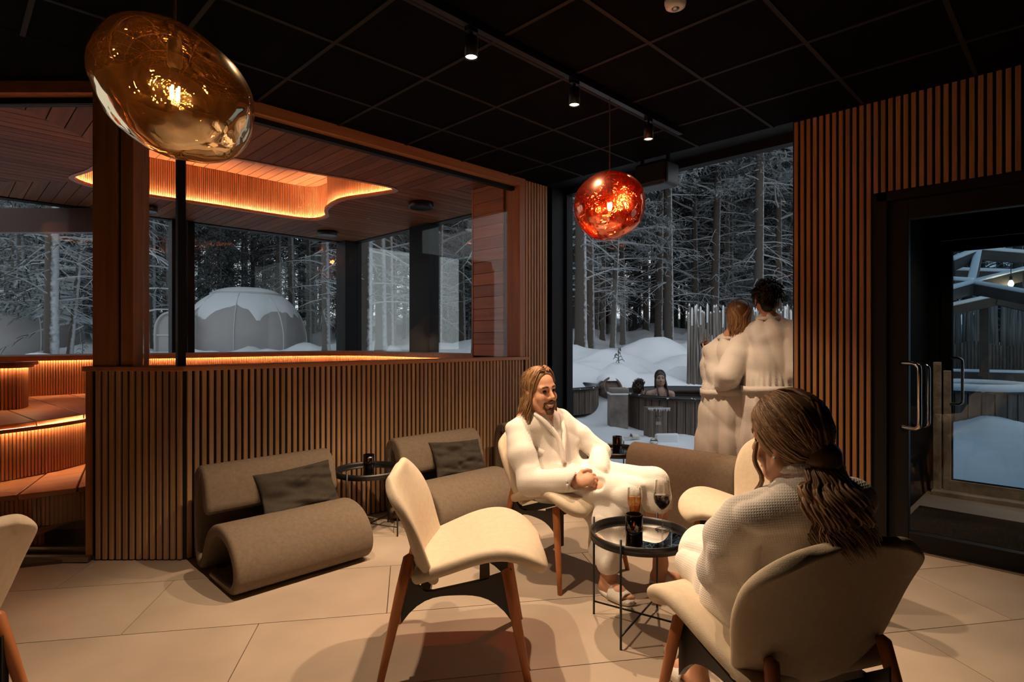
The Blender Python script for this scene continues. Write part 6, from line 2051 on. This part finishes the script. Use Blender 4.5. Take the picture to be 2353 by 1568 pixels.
# low gapped pickets, bench, tub and timbers in the yard
o = empty('picket_fence', cw((2130-CX)/FPX*9.0, 9.0)); tag(o, 'low picket fence with light slots in front of the tall palisade', 'fence')
bs = o.location.copy(); rp = random.Random(9)
mbp = MB().box((-.028, -.01, 0), (.028, .01, 1)); mep = bpy.data.meshes.new('picket'); mep.from_pydata(mbp.v, [], mbp.f); mep.update(); mep.materials.append(M['staves'])
for i in range(44):
    t = i/43; d = 9.1+(8.35-9.1)*t; x = 2130+350*t; p = cw((x-CX)/FPX*d, d); zb = HC-(858-784)/FPX*d; zt = HC-(790+6*math.sin(i*.35)-784)/FPX*d
    c = bpy.data.objects.new('picket', mep); COL.objects.link(c); c.parent = o; c.location = (p.x-bs.x, p.y-bs.y, zb); c.scale = (1, 1, zt-zb); c.rotation_euler = (0, 0, -math.pi/4)
yw = mat_plain('dark_timber', (0.055, 0.042, 0.034), 0.75, var=.3, vscale=6)
def snowy_beam(name, label, A, B, w, h, snow=.05, cat='beam', group='snow-topped roof timbers'):
    o = empty(name, A); A = Vector(A); B = Vector(B); tag(o, label, cat, group)
    MB().bar((0, 0, 0), B-A, w, h).build('timber', yw, o)
    s = MB().bar(Vector((0, 0, h/2+snow/2)), B-A+Vector((0, 0, h/2+snow/2)), w*1.05, snow).build('snow', M['snow'], o, True); add_bevel(s, snow*.4, 2)
    return o
snowy_beam('yard_bench', 'snow-covered timber ledge along the yard fence', px(2130, 868, 8.6), px(2480, 876, 8.2), .30, .20, .035, 'bench', None)
hot_tub(cw((2225-CX)/FPX*7.4, 7.4), .62, HC-(990-784)/FPX*7.0, HC-(893-784)/FPX*7.0, 'small snow-rimmed wooden tub in the yard behind the porch door', 30)
s = MB().lathe([(.45, .0), (.48, .05), (.60, .06), (.68, .03), (.69, -.02), (.60, -.03)], 48, closed=True).build('tub_snow', M['snow'], bpy.data.objects['hot_tub.002'], True); s.location = (0, 0, HC-(893-784)/FPX*7.0-(HC-(990-784)/FPX*7.0))
BE = [((2185, 612), (2248, 586), 7.2, 7.6), ((2248, 586), (2420, 600), 7.6, 7.6), ((2248, 586), (2232, 660), 7.6, 7.0), ((2185, 658), (2232, 660), 6.8, 7.0), ((2232, 664), (2380, 628), 7.0, 6.8), ((2232, 664), (2400, 696), 7.0, 6.4), ((2170, 682), (2232, 664), 6.6, 7.0), ((2180, 716), (2300, 690), 8.0, 7.8), ((2290, 690), (2420, 720), 7.8, 7.6), ((2190, 632), (2420, 640), 8.4, 8.4)]
wh = ['lower left', 'upper right', 'upright brace', 'left stub', 'right riser', 'right faller', 'near left', 'far left', 'far right', 'rear level']
for k, (a, b, da, db) in enumerate(BE):
    snowy_beam('roof_timber', 'snow-topped timber of the yard shelter seen through the porch door, ' + wh[k], px(a[0], a[1], da), px(b[0], b[1], db), .08, .12, .055)
yp = px(2262, 720, 8.0)
for k, (x, d) in enumerate(((2262, 8.0),)):
    p = px(x, 690, d); q = cw((x-CX)/FPX*d, d, 0)
    pp = MB().bar((0, 0, 0), (0, 0, p.z), .10, .10).build('shelter_post', yw, None); pp.location = (q.x, q.y, 0); tag(pp, 'dark upright post of the yard shelter', 'post')
# string bulbs
for k, (x, y, d) in enumerate(((2323, 650, 6.8), (2352, 676, 6.8))):
    p = px(x, y, d)
    o = empty('festoon_bulb', p); tag(o, 'glowing festoon bulb under the yard shelter, ' + ('left one' if k == 0 else 'right one at the photo edge'), 'bulb', 'festoon bulbs')
    MB().lathe([(0, -.05), (.018, -.044), (.028, -.02), (.026, 0), (.014, .025), (.012, .03)], 18).build('glass', mat_emit('bulb_glow', (1, .72, .42), 40.0), o, True)
    MB().lathe([(.0, .075), (.014, .075), (.014, .028), (0, .028)], 14).build('socket', M['bmetal'], o, True)
    MB().tube([(0, 0, .07), (0, 0, .25)], .004, 6).build('wire', M['bmetal'], o)
    L_ = bpy.data.lights.new('bulb_light', 'POINT'); L_.energy = 12; L_.color = (1, .65, .35); L_.shadow_soft_size = .03
    lo = bpy.data.objects.new('bulb_light', L_); COL.objects.link(lo); lo.parent = o; lo.location = (0, 0, -.09)
# ================================================================== track, spots, pendants
TV = 2.07
trk = empty('track_rail', (0, TV, HL)); tag(trk, 'long black lighting track fixed under the ceiling', 'track rail')
MB().box((-2.5, -0.018, -0.038), (3.80, 0.018, 0.0)).build('rail', M['bmetal'], trk)
lens_m = mat_emit('spot_lens', (1.0, 0.80, 0.55), 6.0)
SPOTS = [1.005, 1.795, 2.576, 3.366]
AIM = {1.795: (1.75, 2.0), 2.576: (2.45, 2.05), 3.366: (3.2, 2.0), 1.005: (1.1, 1.9)}
for i, u in enumerate(SPOTS):
    s = empty('track_spot', (u, TV, HL-0.038))
    nm = {3.366: 'nearest the tall window', 2.576: 'between the two others in view', 1.795: 'nearest the camera in view', 1.005: 'nearest the camera, above the frame'}[u]
    tag(s, 'black cylinder spotlight on the ceiling track, ' + nm, 'spotlight', 'track spotlights')
    MB().box((-0.03, -0.014, -0.02), (0.03, 0.014, 0.0)).build('adapter', M['bmetal'], s)
    MB().tube([(0, 0, -0.015), (0, 0, -0.06)], 0.008, 10).build('stem', M['bmetal'], s)
    MB().lathe([(0.0, -0.045), (0.030, -0.045), (0.032, -0.05), (0.032, -0.142), (0.029, -0.142), (0.029, -0.128), (0.0, -0.128)], 28).build('body', M['bmetal'], s, True)
    MB().lathe([(0.0, -0.130), (0.020, -0.130), (0.028, -0.136)], 28).build('lens', lens_m, s, True)
    l = bpy.data.lights.new('spot_beam', 'SPOT'); l.energy = SPOT_W*(0.7 if u < 1.2 else 1.0); l.color = WARM
    l.spot_size = math.radians(96); l.spot_blend = 0.65; l.shadow_soft_size = 0.022
    lo = bpy.data.objects.new('spot_beam', l); COL.objects.link(lo); lo.parent = s; lo.location = (0, 0, -0.15)
    a = AIM.get(u)
    if a:
        dvec = Vector((a[0]-u, a[1]-TV, -2.6)); lo.rotation_euler = dvec.to_track_quat('-Z', 'Y').to_euler()

def melt_shape(seed, R, sq, tilt, amp):
    bm = bmesh.new(); bmesh.ops.create_icosphere(bm, subdivisions=6, radius=1.0)
    rot = Matrix.Rotation(tilt[0], 3, 'X') @ Matrix.Rotation(tilt[1], 3, 'Y')
    for v in bm.verts:
        n = v.co.normalized()
        k = 1.0 + 0.05*math.sin(2.1*n.x+1.3*n.z+seed) + 0.04*math.sin(3.2*n.y-1.7*n.x+2*seed)
        # hollow lower side, as if sagging
        k += amp*mnoise.noise(n*1.4+Vector((seed, 3.1, 0)))
        k += 0.012*mnoise.noise(n*5.0+Vector((seed, 0, 7)))*max(0, 0.55-n.z)
        p = Vector((n.x*sq[0], n.y*sq[1], n.z*sq[2]))*(k*R)
        v.co = rot @ p
    me = bpy.data.meshes.new('shade'); bm.to_mesh(me); bm.free()
    return me

def pendant(name, label, base, zc, R, sq, tilt, seed, mat, amp, bulb_w, ztop):
    o = empty(name, (base.x, base.y, zc), -math.pi/4); tag(o, label, 'pendant lamp', 'blown pendant lamps')
    me = melt_shape(seed, R, sq, tilt, amp)
    link_mesh('shade', me, mat, o, True)
    MB().tube([(0, 0, ztop-zc), (0, 0, R*sq[2]*0.62)], 0.0035, 8).build('cord', mat_plain(name+'_cord', (0.16, 0.09, 0.05), 0.5), o)
    MB().lathe([(0.0, 0.15), (0.016, 0.15), (0.019, 0.135), (0.019, 0.075), (0.012, 0.065)], 20).build('bulb_holder', M['steel_edge'], o, True)
    MB().lathe([(0.012, 0.07), (0.016, 0.05), (0.026, 0.02), (0.030, -0.005), (0.026, -0.028), (0.014, -0.042), (0.0, -0.046)], 24).build('bulb', mat_pane(name+'_bulb', (0.98, 0.95, 0.9), 0.06), o, True)
    fl = MB()
    for k in range(4):
        a = k*math.pi/2
        fl.tube([(0.010*math.cos(a), 0.010*math.sin(a), -0.02), (0.012*math.cos(a), 0.012*math.sin(a), 0.015)], 0.0028, 6)
    fl.build('filament', mat_emit(name+'_filament', (1.0, 0.66, 0.32), 420.0), o)
    l = bpy.data.lights.new('bulb_light', 'POINT'); l.energy = bulb_w; l.color = (1.0, 0.6, 0.3); l.shadow_soft_size = 0.02
    lo = bpy.data.objects.new('bulb_light', l); COL.objects.link(lo); lo.parent = o; lo.location = (0, 0, -0.005)
    return o
def mat_mirror_glass(name, tint, rcol, mixv, edge):
    m = bpy.data.materials.new(name); m.use_nodes = True
    nt = m.node_tree; nt.nodes.clear()
    o = N(nt, 'ShaderNodeOutputMaterial'); mx = N(nt, 'ShaderNodeMixShader')
    t = N(nt, 'ShaderNodeBsdfTransparent'); t.inputs['Color'].default_value = (*tint, 1)
    g = N(nt, 'ShaderNodeBsdfGlossy'); g.inputs['Roughness'].default_value = 0.015; g.inputs['Color'].default_value = (*rcol, 1)
    tc = N(nt, 'ShaderNodeTexCoord'); nz = N(nt, 'ShaderNodeTexNoise'); nz.inputs['Scale'].default_value = 11.0; nz.inputs['Detail'].default_value = 3; nz.inputs['Distortion'].default_value = 1.2
    nt.links.new(tc.outputs['Object'], nz.inputs['Vector'])
    bp = N(nt, 'ShaderNodeBump'); bp.inputs['Strength'].default_value = 0.25; bp.inputs['Distance'].default_value = 0.02
    gm = N(nt, 'ShaderNodeNewGeometry')
    # the inner face is rippled, the outer face smooth
    ml = N(nt, 'ShaderNodeMath', operation='MULTIPLY_ADD'); ml.inputs[1].default_value = 1.0; ml.inputs[2].default_value = 0.03
    nt.links.new(gm.outputs['Backfacing'], ml.inputs[0]); nt.links.new(ml.outputs[0], bp.inputs['Strength'])
    nt.links.new(nz.outputs['Fac'], bp.inputs['Height']); nt.links.new(bp.outputs[0], g.inputs['Normal'])
    lw = N(nt, 'ShaderNodeLayerWeight'); lw.inputs['Blend'].default_value = 0.3
    mr = N(nt, 'ShaderNodeMapRange'); mr.inputs['To Min'].default_value = mixv; mr.inputs['To Max'].default_value = edge
    nt.links.new(lw.outputs['Facing'], mr.inputs['Value']); nt.links.new(mr.outputs[0], mx.inputs[0])
    g2 = N(nt, 'ShaderNodeBsdfGlossy'); g2.inputs['Roughness'].default_value = 0.28; g2.inputs['Color'].default_value = (*rcol, 1)
    m2 = N(nt, 'ShaderNodeMixShader'); m2.inputs[0].default_value = 0.10
    nt.links.new(g.outputs[0], m2.inputs[1]); nt.links.new(g2.outputs[0], m2.inputs[2])
    nt.links.new(t.outputs[0], mx.inputs[1]); nt.links.new(m2.outputs[0], mx.inputs[2]); nt.links.new(mx.outputs[0], o.inputs[0])
    return m
gold = mat_mirror_glass('gold_mirror_glass', (0.30, 0.21, 0.11), (0.86, 0.69, 0.45), 0.68, 0.88)
copper = mat_mirror_glass('copper_red_mirror_glass', (0.85, 0.22, 0.12), (1.0, 0.42, 0.26), 0.45, 0.8)
dg = 1.62
g0 = px(402, 212, dg)
pendant('gold_pendant_lamp', 'large gold mirrored blown-glass pendant lamp with a glowing filament bulb', g0, g0.z, dg/FPX*158, (1.10, 1.02, 0.86), (0.0, math.radians(30)), 1.3, gold, 0.08, 11.0, HL)
g1 = px(1401, 472, 3.54)
pendant('copper_pendant_lamp', 'copper red mirrored blown-glass pendant lamp hanging before the window', g1, g1.z, 3.54/FPX*81, (1.0, 1.0, 0.96), (0.0, 0.0), 4.2, copper, 0.035, 9.0, HL-0.04)

# speaker under the ceiling, smoke detector, sauna ceiling lamps
sp = empty('ceiling_speaker', px(1508, 404, 4.75)); sp.rotation_euler = (0, 0, math.radians(0))
tag(sp, 'black speaker box hung from the ceiling by the window', 'speaker')
b = MB().box((-0.10, -0.15, -0.10), (0.12, 0.15, 0.10)).build('cabinet', M['bmetal'], sp); add_bevel(b, 0.03, 3)
for yy in (-0.12, 0.12): MB().bar((-0.02, yy, 0.09), (-0.02, yy, 2.86-sp.location.z), 0.03, 0.012).build('bracket', M['bmetal'], sp)
c = floorpt
dsm = FPX*(HL-HC)/(784-2)
sd = empty('smoke_detector', cw((1552-CX)/FPX*dsm, dsm, HL)); tag(sd, 'round white smoke detector on the black ceiling', 'smoke detector')
wp = mat_plain('white_plastic', (0.62, 0.60, 0.56), 0.4)
MB().lathe([(0.0, -0.035), (0.030, -0.035), (0.043, -0.028), (0.048, -0.010), (0.048, 0.0)], 32).build('body', wp, sd, True)
MB().lathe([(0.0, -0.042), (0.014, -0.041), (0.018, -0.034)], 20).build('sensor', M['steel_edge'], sd, True)
for (x, y, lab) in ((968, 466, 'round black ceiling lamp in the sauna nearest the cedar stub wall'), (752, 532, 'round black ceiling lamp in the sauna by the window corner'), (330, 474, 'round black ceiling lamp in the sauna behind the cedar jambs')):
    d = FPX*(HS-HC)/(784-y)
    s = empty('sauna_ceiling_lamp', cw((x-CX)/FPX*d, d, HS)); tag(s, lab, 'ceiling lamp', 'round sauna ceiling lamps')
    MB().lathe([(0.0, 0.0), (0.135, 0.0), (0.138, -0.005), (0.138, -0.055), (0.132, -0.062), (0.12, -0.055), (0.0, -0.055)], 40).build('housing', M['bmetal'], s, True)
    MB().lathe([(0.0, -0.052), (0.12, -0.052)], 40).build('diffuser', mat_plain('dark_diffuser', (0.05, 0.05, 0.05), 0.3), s)

# small downlight in the porch
pl = empty('porch_lamp', (5.35, 0.35, 2.42)); tag(pl, 'small round downlight in the porch ceiling', 'ceiling lamp')
MB().lathe([(0.0, -0.006), (0.038, -0.006), (0.05, -0.012), (0.055, -0.004), (0.055, 0.0)], 28).build('ring', M['bmetal'], pl, True)
MB().lathe([(0.0, -0.008), (0.036, -0.008)], 24).build('lens', lens_m, pl)
l = bpy.data.lights.new('porch_beam', 'SPOT'); l.energy = 26; l.color = WARM; l.spot_size = math.radians(120); l.spot_blend = 0.6; l.shadow_soft_size = 0.03
lo = bpy.data.objects.new('porch_beam', l); COL.objects.link(lo); lo.parent = pl; lo.location = (0, 0, -0.02)
